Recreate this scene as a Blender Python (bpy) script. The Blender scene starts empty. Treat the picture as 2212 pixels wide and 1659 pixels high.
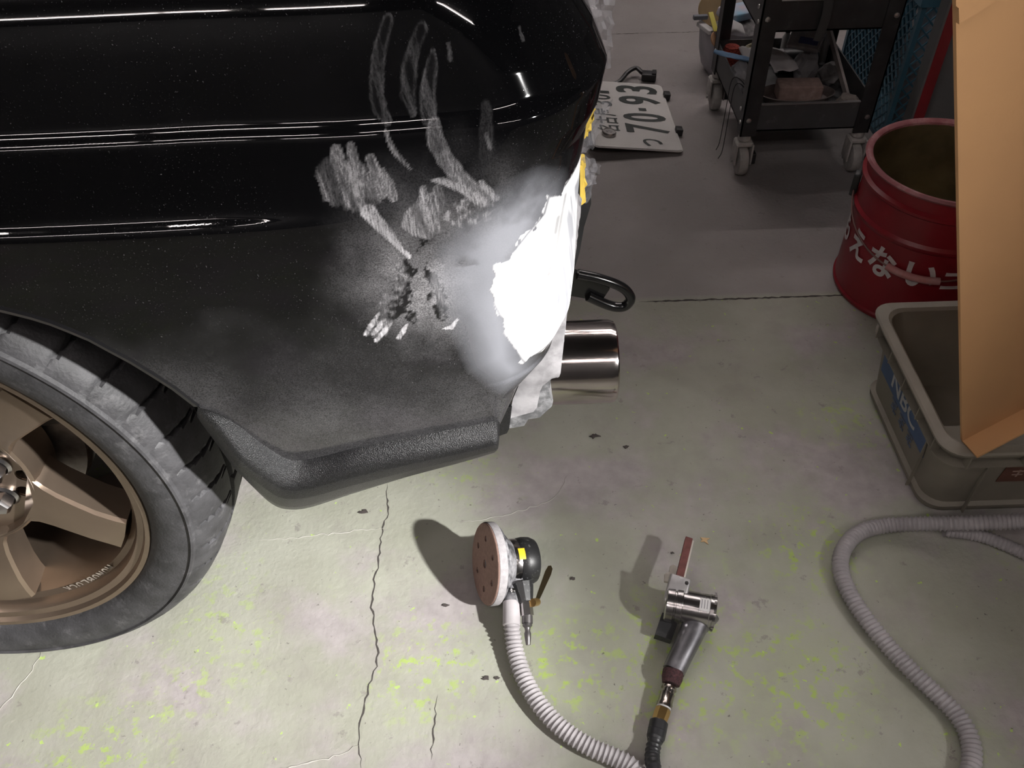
import bpy, bmesh, math, random
import numpy as np
from mathutils import Matrix, Vector, Quaternion, noise

random.seed(7)
rng = np.random.default_rng(7)
scene = bpy.context.scene
C = scene.collection

# ------------------------------------------------------------------ camera
CAM_H, PITCH, ROLL, FPX, IW, IH = 1.0, math.radians(45.25), -0.0332, 1853.0, 2212, 1659
_f = Vector((0, math.cos(PITCH), -math.sin(PITCH)))
_r0 = Vector((1, 0, 0))
_u0 = _r0.cross(_f)
_r = _r0 * math.cos(ROLL) + _u0 * math.sin(ROLL)
_u = _u0 * math.cos(ROLL) - _r0 * math.sin(ROLL)
cam_d = bpy.data.cameras.new('camera')
cam_d.sensor_width = 36
cam_d.lens = 36 * FPX / IW
cam_d.clip_start = 0.01
cam = bpy.data.objects.new('camera', cam_d)
cam.matrix_world = Matrix(((_r.x, _u.x, -_f.x, 0), (_r.y, _u.y, -_f.y, 0), (_r.z, _u.z, -_f.z, CAM_H), (0, 0, 0, 1)))
C.objects.link(cam)
scene.camera = cam

# ------------------------------------------------------------------ world, lights, exposure
w = bpy.data.worlds.new('world')
scene.world = w
w.use_nodes = True
w.node_tree.nodes['Background'].inputs[0].default_value = (0.9, 0.95, 1.0, 1)
w.node_tree.nodes['Background'].inputs[1].default_value = 0.004
vs = scene.view_settings
vs.view_transform = 'Standard'
vs.look = 'None'
vs.exposure = 0.0
vs.gamma = 1.0
vs.use_curve_mapping = False

LAMP = Vector((1.45, -0.42, 1.40))          # work light held right of the photographer: wide spill and a hot centre
for nm_, aim_, watt_, half_ in (('work_light_spill_offscreen', (-1.25, .45, 0), 135, 33.0), ('work_light_beam_offscreen', (-.58, .70, 0), 560, 11.5)):
    ld = bpy.data.lights.new(nm_, 'SPOT')
    ld.energy = watt_
    ld.color = (1.0, .985, .965)
    ld.spot_size = math.radians(2 * half_)
    ld.spot_blend = 1.0
    ld.shadow_soft_size = .035
    lo = bpy.data.objects.new(nm_, ld)
    lo.location = LAMP
    lo.rotation_euler = (Vector(aim_) - LAMP).to_track_quat('-Z', 'Y').to_euler()
    C.objects.link(lo)


# ------------------------------------------------------------------ helpers: pixels to places
def ray(px, py):
    return _f + _r * ((px - IW / 2) / FPX) - _u * ((py - IH / 2) / FPX)


def at(px, py, z=0.0):
    d = ray(px, py)
    return Vector((0, 0, CAM_H)) + d * ((z - CAM_H) / d.z)


def aty(px, py, y):
    d = ray(px, py)
    return Vector((0, 0, CAM_H)) + d * (y / d.y)


# ------------------------------------------------------------------ materials
MATS = {}


def N(nt, typ, **kw):
    n = nt.nodes.new(typ)
    for k, v in kw.items():
        setattr(n, k, v)
    return n


def mat(name, col, rough=0.5, metal=0.0, var=0.0, vscale=20.0, bump=0.0, bscale=200.0, dust=0.0, dcol=(0.5, 0.48, 0.47),
        dscale=30.0, coat=0.0, alpha=1.0, trans=0.0, spec=0.5, vcol=None):
    if name in MATS:
        return MATS[name]
    m = bpy.data.materials.new(name)
    m.use_nodes = True
    nt = m.node_tree
    b = nt.nodes['Principled BSDF']
    b.inputs['Roughness'].default_value = rough
    b.inputs['Metallic'].default_value = metal
    b.inputs['Coat Weight'].default_value = coat
    b.inputs['Coat Roughness'].default_value = .22
    b.inputs['Alpha'].default_value = alpha
    b.inputs['Transmission Weight'].default_value = trans
    b.inputs['Specular IOR Level'].default_value = spec
    tc = N(nt, 'ShaderNodeTexCoord')
    n1 = N(nt, 'ShaderNodeTexNoise')
    n1.inputs['Scale'].default_value = vscale
    n1.inputs['Detail'].default_value = 6
    nt.links.new(tc.outputs['Object'], n1.inputs['Vector'])
    rp = N(nt, 'ShaderNodeMix', data_type='RGBA')
    c2 = vcol if vcol else tuple(c * (1 - var) for c in col)
    rp.inputs['A'].default_value = (*c2, 1)
    rp.inputs['B'].default_value = (*(min(1, c * (1 + var * .6)) for c in col), 1)
    mr = N(nt, 'ShaderNodeMapRange')
    mr.inputs['From Min'].default_value = .35
    mr.inputs['From Max'].default_value = .65
    nt.links.new(n1.outputs['Fac'], mr.inputs['Value'])
    nt.links.new(mr.outputs['Result'], rp.inputs['Factor'])
    out = rp.outputs['Result']
    if dust > 0:
        n2 = N(nt, 'ShaderNodeTexNoise')
        n2.inputs['Scale'].default_value = dscale
        n2.inputs['Detail'].default_value = 8
        n2.inputs['Roughness'].default_value = .7
        nt.links.new(tc.outputs['Object'], n2.inputs['Vector'])
        m2 = N(nt, 'ShaderNodeMapRange')
        m2.inputs['From Min'].default_value = .62 - dust * .4
        m2.inputs['From Max'].default_value = .82 - dust * .3
        m2.inputs['To Max'].default_value = min(1, .3 + dust)
        nt.links.new(n2.outputs['Fac'], m2.inputs['Value'])
        mx = N(nt, 'ShaderNodeMix', data_type='RGBA')
        nt.links.new(m2.outputs['Result'], mx.inputs['Factor'])
        nt.links.new(out, mx.inputs['A'])
        mx.inputs['B'].default_value = (*dcol, 1)
        out = mx.outputs['Result']
        mm = N(nt, 'ShaderNodeMapRange')
        mm.inputs['To Min'].default_value = rough
        mm.inputs['To Max'].default_value = .85
        nt.links.new(m2.outputs['Result'], mm.inputs['Value'])
        nt.links.new(mm.outputs['Result'], b.inputs['Roughness'])
        if metal > 0:
            m3 = N(nt, 'ShaderNodeMapRange')
            m3.inputs['To Min'].default_value = metal
            m3.inputs['To Max'].default_value = 0
            nt.links.new(m2.outputs['Result'], m3.inputs['Value'])
            nt.links.new(m3.outputs['Result'], b.inputs['Metallic'])
    nt.links.new(out, b.inputs['Base Color'])
    if bump > 0:
        n3 = N(nt, 'ShaderNodeTexNoise')
        n3.inputs['Scale'].default_value = bscale
        n3.inputs['Detail'].default_value = 4
        nt.links.new(tc.outputs['Object'], n3.inputs['Vector'])
        bp = N(nt, 'ShaderNodeBump')
        bp.inputs['Strength'].default_value = bump
        bp.inputs['Distance'].default_value = .002
        nt.links.new(n3.outputs['Fac'], bp.inputs['Height'])
        nt.links.new(bp.outputs['Normal'], b.inputs['Normal'])
    MATS[name] = m
    return m


def glow(name, col, s):
    m = bpy.data.materials.new(name)
    m.use_nodes = True
    b = m.node_tree.nodes['Principled BSDF']
    b.inputs['Base Color'].default_value = (.9, .9, .9, 1)
    b.inputs['Emission Color'].default_value = (*col, 1)
    b.inputs['Emission Strength'].default_value = s
    return m


# ------------------------------------------------------------------ mesh builder
def frame(o, z, x=None):
    """matrix with local z along z (and local x near x) at origin o"""
    z = Vector(z).normalized()
    x = Vector(x) if x is not None else (Vector((1, 0, 0)) if abs(z.x) < .9 else Vector((0, 1, 0)))
    x = (x - z * x.dot(z)).normalized()
    y = z.cross(x)
    o = Vector(o)
    return Matrix(((x.x, y.x, z.x, o.x), (x.y, y.y, z.y, o.y), (x.z, y.z, z.z, o.z), (0, 0, 0, 1)))


class MB:
    def __init__(self):
        self.v, self.f = [], []

    def add(self, vs, fs, M=None):
        b = len(self.v)
        self.v += [tuple(M @ Vector(p)) if M is not None else tuple(p) for p in vs]
        self.f += [tuple(b + i for i in f) for f in fs]
        return self

    def box(self, c, s, M=None, bev=0.0):
        x, y, z = (k / 2 for k in s)
        if bev <= 0:
            vs = [(c[0] + i * x, c[1] + j * y, c[2] + k * z) for k in (-1, 1) for j in (-1, 1) for i in (-1, 1)]
            return self.add(vs, [(0, 2, 3, 1), (4, 5, 7, 6), (0, 1, 5, 4), (2, 6, 7, 3), (0, 4, 6, 2), (1, 3, 7, 5)], M)
        bm = bmesh.new()
        bmesh.ops.create_cube(bm, size=1)
        for v in bm.verts:
            v.co = Vector((c[0] + v.co.x * s[0], c[1] + v.co.y * s[1], c[2] + v.co.z * s[2]))
        bmesh.ops.bevel(bm, geom=bm.edges[:], offset=bev, segments=3, affect='EDGES', profile=.5)
        bm.verts.index_update()
        self.add([v.co for v in bm.verts], [[v.index for v in f.verts] for f in bm.faces], M)
        bm.free()
        return self

    def lathe(self, prof, M=None, n=32, closed=False, a0=0.0, a1=2 * math.pi, cap=True):
        """prof = [(r, z)], revolved about local z"""
        full = abs(a1 - a0 - 2 * math.pi) < 1e-6
        k = n if full else n + 1
        vs, fs = [], []
        for i in range(k):
            a = a0 + (a1 - a0) * i / n
            vs += [(r * math.cos(a), r * math.sin(a), z) for r, z in prof]
        m = len(prof)
        for i in range(n):
            i2 = (i + 1) % k
            for j in range(m if closed else m - 1):
                j2 = (j + 1) % m
                fs.append((i * m + j, i2 * m + j, i2 * m + j2, i * m + j2))
        if full and not closed and cap:
            for j in (0, m - 1):
                if prof[j][0] > 1e-6:
                    ring = [i * m + j for i in range(n)]
                    fs.append(tuple(ring if j else ring[::-1]))
        return self.add(vs, fs, M)

    def cyl(self, a, b, r, r2=None, n=24, bev=0.0):
        a, b = Vector(a), Vector(b)
        L = (b - a).length
        r2 = r if r2 is None else r2
        p = [(r, 0), (r2, L)] if bev <= 0 else [(r - bev, 0), (r, bev), (r2, L - bev), (r2 - bev, L)]
        return self.lathe(p, frame(a, b - a), n)

    def tube(self, pts, r, n=10, rf=None, flat=1.0, up=None):
        pts = [Vector(p) for p in pts]
        vs, fs = [], []
        t0 = (pts[1] - pts[0]).normalized()
        nx = Vector(up) if up else (Vector((0, 0, 1)) if abs(t0.z) < .9 else Vector((1, 0, 0)))
        for i, p in enumerate(pts):
            t = (pts[min(i + 1, len(pts) - 1)] - pts[max(i - 1, 0)]).normalized()
            nx = (nx - t * nx.dot(t)).normalized()
            ny = t.cross(nx)
            rr = rf(i) if rf else r
            for k in range(n):
                a = 2 * math.pi * k / n
                vs.append(p + nx * (rr * flat * math.cos(a)) + ny * (rr * math.sin(a)))
        for i in range(len(pts) - 1):
            for k in range(n):
                k2 = (k + 1) % n
                fs.append((i * n + k, i * n + k2, (i + 1) * n + k2, (i + 1) * n + k))
        e = (len(pts) - 1) * n
        fs.append(tuple(range(n))[::-1])
        fs.append(tuple(range(e, e + n)))
        return self.add(vs, fs)

    def prism(self, poly, z0, z1, M=None):
        """poly in local xy, extruded z0..z1"""
        n = len(poly)
        ar = sum(poly[i][0] * poly[(i + 1) % n][1] - poly[(i + 1) % n][0] * poly[i][1] for i in range(n))
        if ar < 0:
            poly = poly[::-1]
        vs = [(x, y, z0) for x, y in poly] + [(x, y, z1) for x, y in poly]
        fs = [tuple(range(n))[::-1], tuple(range(n, 2 * n))] + [(i, (i + 1) % n, n + (i + 1) % n, n + i) for i in range(n)]
        return self.add(vs, fs, M)

    def grid(self, P):
        h, k = len(P), len(P[0])
        vs = [p for row in P for p in row]
        return self.add(vs, [(i * k + j, i * k + j + 1, (i + 1) * k + j + 1, (i + 1) * k + j) for i in range(h - 1) for j in range(k - 1)])

    def build(self, name, m, parent=None, smooth=True, angle=35, origin=None, recalc=True):
        me = bpy.data.meshes.new(name)
        o3 = Vector(origin) if origin is not None else None
        me.from_pydata([tuple(Vector(p) - o3) for p in self.v] if o3 else self.v, [], self.f)
        if recalc:
            bm = bmesh.new()
            bm.from_mesh(me)
            bmesh.ops.recalc_face_normals(bm, faces=bm.faces)
            bm.to_mesh(me)
            bm.free()
        me.materials.append(m)
        if smooth:
            me.polygons.foreach_set('use_smooth', [True] * len(me.polygons))
            me.set_sharp_from_angle(angle=math.radians(angle))
        me.update()
        o = bpy.data.objects.new(name, me)
        C.objects.link(o)
        if o3:
            o.location = o3
        if parent is not None:
            o.parent = parent
            o.matrix_parent_inverse = parent.matrix_basis.inverted()
        return o


def cut(o, cutters):
    """bore real holes through a mesh; cutters is an MB of closed shapes"""
    bm = bmesh.new()
    bm.from_mesh(o.data)
    bmesh.ops.remove_doubles(bm, verts=bm.verts, dist=1e-6)
    bmesh.ops.recalc_face_normals(bm, faces=bm.faces)
    bm.to_mesh(o.data)
    bm.free()
    tmp = cutters.build('cutter', o.data.materials[0], smooth=False)
    md = o.modifiers.new('bore', 'BOOLEAN')
    md.object = tmp
    md.operation = 'DIFFERENCE'
    md.solver = 'EXACT'
    md.use_self = True
    bpy.context.view_layer.update()
    me = bpy.data.meshes.new_from_object(o.evaluated_get(bpy.context.evaluated_depsgraph_get()))
    o.modifiers.clear()
    o.data = me
    me.set_sharp_from_angle(angle=math.radians(30))
    bpy.data.objects.remove(tmp)


def thing(name, label, cat, loc=(0, 0, 0), group=None):
    o = bpy.data.objects.new(name, None)
    o.empty_display_size = .05
    o.location = loc
    C.objects.link(o)
    return tag(o, label, cat, group)


def tag(o, label, cat, group=None):
    o['label'] = label
    o['category'] = cat
    if group:
        o['group'] = group
    return o


def struct(o):
    o['kind'] = 'structure'
    return o


def smooth_path(pts, n=12):
    """Catmull-Rom through points"""
    pts = [Vector(p) for p in pts]
    P = [pts[0] * 2 - pts[1]] + pts + [pts[-1] * 2 - pts[-2]]
    out = []
    for i in range(1, len(P) - 2):
        for k in range(n):
            t = k / n
            a, b, c, d = P[i - 1], P[i], P[i + 1], P[i + 2]
            out.append(.5 * ((2 * b) + (c - a) * t + (2 * a - 5 * b + 4 * c - d) * t * t + (3 * b - a - 3 * c + d) * t ** 3))
    out.append(pts[-1])
    return out


def resample(pts, step):
    out = [pts[0].copy()]
    acc = 0
    for a, b in zip(pts[:-1], pts[1:]):
        L = (b - a).length
        if L < 1e-9:
            continue
        d = step - acc
        while d <= L:
            out.append(a.lerp(b, d / L))
            d += step
        acc = L - (d - step)
    return out


def hose_mesh(pts, r, pitch, depth):
    p = resample(smooth_path(pts, 20), pitch / 5)
    return MB().tube(p, r, n=18, rf=lambda i: r - depth * (.5 - .5 * math.cos(2 * math.pi * i / 5)) ** .7)


def text_mesh(s, size=1.0, bold=0.0, align='CENTER'):
    cu = bpy.data.curves.new('text', 'FONT')
    cu.body = s
    cu.size = size
    cu.offset = bold
    cu.align_x = align
    cu.resolution_u = 4
    o = bpy.data.objects.new('text', cu)
    C.objects.link(o)
    dg = bpy.context.evaluated_depsgraph_get()
    me = bpy.data.meshes.new_from_object(o.evaluated_get(dg))
    vs = [tuple(v.co) for v in me.vertices]
    fs = [tuple(p.vertices) for p in me.polygons]
    bpy.data.objects.remove(o)
    bpy.data.curves.remove(cu)
    bpy.data.meshes.remove(me)
    return vs, fs


def fit_text(s, x0, x1, y0, y1, bold=0.0):
    """flat glyph outlines scaled to fill a rectangle"""
    vs, fs = text_mesh(s, 1.0, bold)
    if not vs:
        return vs, fs
    a = np.array(vs)
    mn, mx = a.min(0), a.max(0)
    sc = np.maximum(mx - mn, 1e-6)
    a[:, 0] = x0 + (a[:, 0] - mn[0]) / sc[0] * (x1 - x0)
    a[:, 1] = y0 + (a[:, 1] - mn[1]) / sc[1] * (y1 - y0)
    return [tuple(p) for p in a], fs


# ------------------------------------------------------------------ common materials
M_rubber = mat('tyre_rubber', (.045, .044, .047), .6, var=.35, vscale=40, bump=.3, bscale=300, dust=.16, dcol=(.22, .215, .22), dscale=45)
M_bronze = mat('bronze_alloy', (.29, .222, .168), .36, .85, var=.12, vscale=15, bump=.04, bscale=900)
M_chrome = mat('chrome', (.78, .76, .75), .12, 1.0, var=.1, vscale=60)
M_chromed = mat('dusty_chrome', (.46, .44, .44), .22, 1.0, var=.12, vscale=40, dust=.04, dcol=(.5, .48, .49), dscale=50)
M_black = mat('black_plastic', (.022, .022, .024), .4, var=.3)
M_blackm = mat('black_metal', (.02, .02, .021), .45, var=.3, vscale=30, dust=.06, dcol=(.2, .19, .19))
M_dark = mat('dark_matte', (.012, .012, .013), .9)
M_white = mat('white_plastic', (.72, .7, .7), .45, var=.08)
M_brass = mat('brass', (.62, .40, .16), .3, 1.0, var=.12)
M_hose = mat('dusty_hose', (.40, .375, .385), .6, var=.14, vscale=30, bump=.1, bscale=400)
M_card = mat('cardboard', (.52, .285, .125), .8, var=.06, vscale=6, bump=.06, bscale=250, vcol=(.49, .265, .12))
M_red = mat('red_paint', (.22, .007, .014), .38, var=.12, vscale=10, dust=.05, dcol=(.30, .13, .13), dscale=14)

# ------------------------------------------------------------------ floor
def floor_material():
    m = bpy.data.materials.new('worn_painted_concrete')
    m.use_nodes = True
    nt = m.node_tree
    b = nt.nodes['Principled BSDF']
    tc = N(nt, 'ShaderNodeTexCoord')
    V = tc.outputs['Object']

    def noise_(scale, detail=6, rough=.55, off=0.0):
        n = N(nt, 'ShaderNodeTexNoise')
        n.inputs['Scale'].default_value = scale
        n.inputs['Detail'].default_value = detail
        n.inputs['Roughness'].default_value = rough
        mp = N(nt, 'ShaderNodeMapping')
        mp.inputs['Location'].default_value = (off, off * 1.7, 0)
        nt.links.new(V, mp.inputs['Vector'])
        nt.links.new(mp.outputs['Vector'], n.inputs['Vector'])
        return n.outputs['Fac']

    def rng_(s, a, c, lo=0.0, hi=1.0):
        r = N(nt, 'ShaderNodeMapRange')
        r.inputs['From Min'].default_value = a
        r.inputs['From Max'].default_value = c
        r.inputs['To Min'].default_value = lo
        r.inputs['To Max'].default_value = hi
        nt.links.new(s, r.inputs['Value'])
        return r.outputs['Result']

    def mul(a, c):
        n = N(nt, 'ShaderNodeMath', operation='MULTIPLY')
        for k, s in enumerate((a, c)):
            if isinstance(s, float):
                n.inputs[k].default_value = s
            else:
                nt.links.new(s, n.inputs[k])
        return n.outputs[0]

    def mix(f, a, c):
        n = N(nt, 'ShaderNodeMix', data_type='RGBA')
        nt.links.new(f, n.inputs['Factor'])
        for k, s in (('A', a), ('B', c)):
            if isinstance(s, tuple):
                n.inputs[k].default_value = (*s, 1)
            else:
                nt.links.new(s, n.inputs[k])
        return n.outputs['Result']
    sep = N(nt, 'ShaderNodeSeparateXYZ')
    nt.links.new(V, sep.inputs[0])
    # paint film left on the near slab, bare concrete on the far one
    near = rng_(sep.outputs['Y'], 1.205, 1.19)
    grey = mix(rng_(noise_(5, 8), .38, .62), (.255, .232, .228), (.315, .29, .285))
    green = mix(rng_(noise_(6, 8, .6, 3), .38, .62), (.325, .33, .265), (.395, .398, .335))
    pink = mix(rng_(noise_(40, 6, .6, 5), .35, .65), (.345, .315, .31), (.42, .385, .38))
    worn = rng_(noise_(4.2, 7, .62, 9), .50, .60)
    nearcol = mix(worn, green, pink)
    # lime over-spray: blotches inside patches
    patch = rng_(noise_(3.6, 4, .5, 12), .56, .66, 0, .6)
    for cx_, cy_, rad_ in ((.20, .50, .13), (.33, .47, .12), (.06, .50, .09), (-.50, .38, .12), (.40, .66, .09), (-.12, .50, .09)):
        ds = N(nt, 'ShaderNodeVectorMath', operation='DISTANCE')
        ds.inputs[1].default_value = (cx_, cy_, 0)
        nt.links.new(V, ds.inputs[0])
        mx_ = N(nt, 'ShaderNodeMath', operation='MAXIMUM')
        nt.links.new(patch, mx_.inputs[0])
        nt.links.new(rng_(ds.outputs['Value'], rad_, rad_ * .35), mx_.inputs[1])
        patch = mx_.outputs[0]
    blot = rng_(noise_(55, 7, .68, 15), .53, .60)
    nearcol = mix(mul(patch, rng_(noise_(14, 5, .6, 33), .45, .62, 0, .4)), nearcol, (.37, .41, .24))
    nearcol = mix(mul(patch, mul(blot, .75)), nearcol, (.39, .55, .075))
    dots = rng_(noise_(75, 3, .5, 21), .70, .73)
    nearcol = mix(mul(dots, .8), nearcol, (.46, .66, .12))
    col = mix(near, grey, nearcol)
    # scuffs, chips, grime
    chips = rng_(noise_(30, 8, .7, 25), .62, .655)
    col = mix(mul(chips, .5), col, (.19, .17, .165))
    specks = rng_(noise_(130, 5, .66, 28), .66, .70)
    col = mix(mul(specks, .75), col, (.08, .07, .065))
    col = mix(mul(rng_(noise_(9, 7, .65, 44), .52, .68), .35), col, (.26, .235, .225))
    col = mix(mul(rng_(noise_(1.6, 5, .6, 40), .45, .7), .35), col, (.24, .22, .21))
    nt.links.new(col, b.inputs['Base Color'])
    b.inputs['Roughness'].default_value = .62
    b.inputs['Specular IOR Level'].default_value = .35
    bp = N(nt, 'ShaderNodeBump')
    bp.inputs['Strength'].default_value = .38
    bp.inputs['Distance'].default_value = .0022
    s = N(nt, 'ShaderNodeMath', operation='ADD')
    nt.links.new(noise_(130, 5, .55, 2), s.inputs[0])
    nt.links.new(mul(noise_(14, 3, .5, 6), 1.2), s.inputs[1])
    nt.links.new(s.outputs[0], bp.inputs['Height'])
    nt.links.new(bp.outputs['Normal'], b.inputs['Normal'])
    return m


M_floor = floor_material()
floor = struct(MB().box((0, 1.0, -.05), (7, 7, .1)).build('floor', M_floor, smooth=False))
M_wall = mat('workshop_wall', (.10, .10, .10), .8, var=.2, vscale=2)
M_ceil = mat('workshop_ceiling', (.05, .05, .05), .9, var=.2, vscale=2)
for nm, c, s in (('wall_back', (0, 4.55, 1.4), (7.2, .1, 2.8)), ('wall_front', (0, -2.55, 1.4), (7.2, .1, 2.8)),
                 ('wall_left', (-3.55, 1, 1.4), (.1, 7, 2.8)), ('wall_right', (3.55, 1, 1.4), (.1, 7, 2.8))):
    struct(MB().box(c, s).build(nm, M_wall, smooth=False))
struct(MB().box((0, 1, 2.85), (7.2, 7.2, .1)).build('ceiling', M_ceil, smooth=False))

M_crack = mat('crack_dark', (.06, .052, .048), .95)
M_crackl = mat('crack_edge', (.41, .395, .36), .9)


def crack(px, wd=.0016, jit=.004, light=False):
    p = resample(smooth_path([at(*q) for q in px], 6), .006)
    mb = MB()
    rows = []
    for i, q in enumerate(p):
        t = (p[min(i + 1, len(p) - 1)] - p[max(i - 1, 0)]).normalized()
        n = Vector((-t.y, t.x, 0))
        q = q + n * random.uniform(-jit, jit) * .5
        k = wd * random.uniform(.35, 1.2) * min(1, i / 6, (len(p) - 1 - i) / 6 + .1)
        rows.append([q + n * k + Vector((0, 0, .0003)), q + Vector((0, 0, .0009 if light else .0004)), q - n * k + Vector((0, 0, .0003))])
    mb.grid(rows)
    return mb.build('crack', M_crackl if light else M_crack, floor)


crack([(836, 1040), (838, 1100), (826, 1150), (816, 1220), (803, 1300), (815, 1380), (812, 1440), (786, 1520), (778, 1590), (782, 1670)], .0012)
crack([(1380, 652), (1480, 649), (1640, 644), (1780, 639), (1900, 636), (2050, 632)], .0022, .002)
crack([(1310, 74), (1380, 72), (1470, 70), (1520, 68)], .0016, .002)
crack([(1225, 1030), (1205, 1070), (1150, 1095), (1060, 1120), (980, 1128)], .0009, .004, True)
crack([(560, 1168), (640, 1162), (740, 1150), (830, 1140)], .0009, .004, True)
crack([(775, 1612), (700, 1640), (640, 1655), (560, 1664)], .001, .004, True)
crack([(90, 1410), (60, 1460), (20, 1510), (-20, 1560)], .001, .004, True)
crack([(945, 1500), (938, 1560), (930, 1650)], .0014, .003)

# ------------------------------------------------------------------ car body surface
PZ = np.array([.20, .25, .32, .40, .46, .52, .60, .643, .650, .658, .668, .69, .702, .709, .717, .73, .755, .777, .796, .83, .87, .95])
PA = np.array([-24, -22, -18, -11, -5, 0, 3, 5, 50, 14, 12, 11, 12, 52, 20, 19, 21, 28, 42, 62, 76, 84.])
_zz = np.linspace(.2, .95, 1501)
_sl = np.tan(np.radians(np.interp(_zz, PZ, PA)))
_yy = np.concatenate([[0], np.cumsum((_sl[1:] + _sl[:-1]) / 2 * np.diff(_zz))])
_yy = _yy - np.interp(.52, _zz, _yy) + .505


_sl2 = np.tan(np.radians(np.interp(_zz, np.delete(PZ, [8]), np.delete(PA, [8]))))
_yy2 = np.concatenate([[0], np.cumsum((_sl2[1:] + _sl2[:-1]) / 2 * np.diff(_zz))])
_yy2 = _yy2 - np.interp(.52, _zz, _yy2) + .505


def Ys(z, x=-1.0):
    """side profile; the lower crease dies out towards the repaired corner"""
    k = np.clip((np.asarray(x) + .22) / .14, 0, 1)
    k = k * k * (3 - 2 * k)
    return np.interp(z, _zz, _yy) * (1 - k) + np.interp(z, _zz, _yy2) * k


XRZ = np.array([.20, .29, .34, .375, .41, .445, .466, .50, .531, .594, .637, .666, .683, .707, .732, .759, .80, .95])
XRX = np.array([-.055, -.046, -.032, -.021, -.010, .008, .040, .056, .059, .061, .063, .068, .077, .082, .071, .053, .03, -.03])


def Xr(z):
    return np.interp(z, XRZ, XRX)


def Rc(z):
    return np.interp(z, [.2, .41, .445, .47, .6, .95], [.004, .006, .03, .07, .09, .10])


def side_y(x, z):
    """body skin depth at (x, z), up to the rear edge"""
    x, z = np.asarray(x, float), np.asarray(z, float)
    tap = .16 * np.clip(x + .36, 0, None) ** 2
    rc = Rc(z)
    t = np.clip((x - (Xr(z) - rc)) / rc, 0, 1)
    arc = rc * 1.05 * (1 - np.sqrt(1 - t * t))
    # shallow channel that deepens towards the rear edge above the spat
    zl = .352 + (x + .02) * .07
    ch = .004 * np.clip((x + .17) / .08, 0, 1) * np.clip((zl - z) / .008, 0, 1)
    return Ys(z, x) + tap + arc + ch


def on_car(px, py):
    y = .52
    for _ in range(25):
        p = aty(px, py, y)
        y = .5 * y + .5 * float(side_y(min(p.x, float(Xr(p.z)) - 1e-4), p.z))
    return aty(px, py, y)


ARCH = [(-300, 640), (-160, 648), (0, 668), (94, 692), (188, 729), (301, 790), (390, 847), (428, 878)]
SPAT_UP = [(428, 879), (455, 888), (490, 905), (560, 957), (600, 982), (635, 996), (690, 988), (780, 966), (900, 942), (1000, 924), (1074, 909)]
SPAT_LO = [(436, 900), (462, 940), (500, 990), (545, 1042), (582, 1080), (615, 1096), (665, 1094), (760, 1062), (880, 1022), (1000, 984), (1062, 962)]
_ar = [on_car(*q) for q in ARCH]
_up = [on_car(*q) for q in SPAT_UP]
BX = np.array([-1.2, -.62 - .2, -.62] + [p.x for p in _ar[2:]] + [p.x + .001 for p in _up[1:]] + [.2])
BZ = np.array([.60, .655, .662] + [p.z for p in _ar[2:]] + [p.z - o_ for p, o_ in zip(_up[1:], [.005, .015, .029, .034] + [.032] * 6)] + [_up[-1].z - .028])
_o = np.argsort(BX)
BX, BZ = BX[_o], BZ[_o]


def zbot(x):
    return np.interp(x, BX, BZ)


# --- dust, primer and filler marks, all in panel coordinates (x, z)
def pc(px):
    return np.array([(lambda v: (v.x, v.z))(on_car(*q)) for q in px])


def d_poly(X, Z, pts):
    """distance and position along a polyline"""
    best = np.full(X.shape, 9.0)
    par = np.zeros(X.shape)
    n = len(pts) - 1
    for i in range(n):
        a, b = pts[i], pts[i + 1]
        ab = b - a
        t = np.clip(((X - a[0]) * ab[0] + (Z - a[1]) * ab[1]) / (ab @ ab + 1e-12), 0, 1)
        d = np.hypot(X - a[0] - t * ab[0], Z - a[1] - t * ab[1])
        k = d < best
        best[k] = d[k]
        par[k] = (i + t[k]) / n
    return best, par


def in_poly(X, Z, pts):
    ins = np.zeros(X.shape, bool)
    n = len(pts)
    for i in range(n):
        (x1, z1), (x2, z2) = pts[i], pts[(i + 1) % n]
        c = ((z1 > Z) != (z2 > Z)) & (X < (x2 - x1) * (Z - z1) / (z2 - z1 + 1e-12) + x1)
        ins ^= c
    return ins


def vnoise(X, Z, sx, sz, seed, octv=3):
    """cheap smooth value noise on arrays, 0..1"""
    r = np.random.default_rng(seed)
    out = np.zeros(X.shape)
    amp, tot = 1.0, 0
    for o in range(octv):
        T = r.random((64, 64))
        u, v = X * sx * 2 ** o + 100, Z * sz * 2 ** o + 100
        iu, iv = np.floor(u).astype(int), np.floor(v).astype(int)
        fu, fv = u - iu, v - iv
        fu, fv = fu * fu * (3 - 2 * fu), fv * fv * (3 - 2 * fv)
        g = lambda a, b: T[a % 64, b % 64]
        out += amp * ((g(iu, iv) * (1 - fu) + g(iu + 1, iv) * fu) * (1 - fv) + (g(iu, iv + 1) * (1 - fu) + g(iu + 1, iv + 1) * fu) * fv)
        tot += amp
        amp *= .55
    return out / tot


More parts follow.
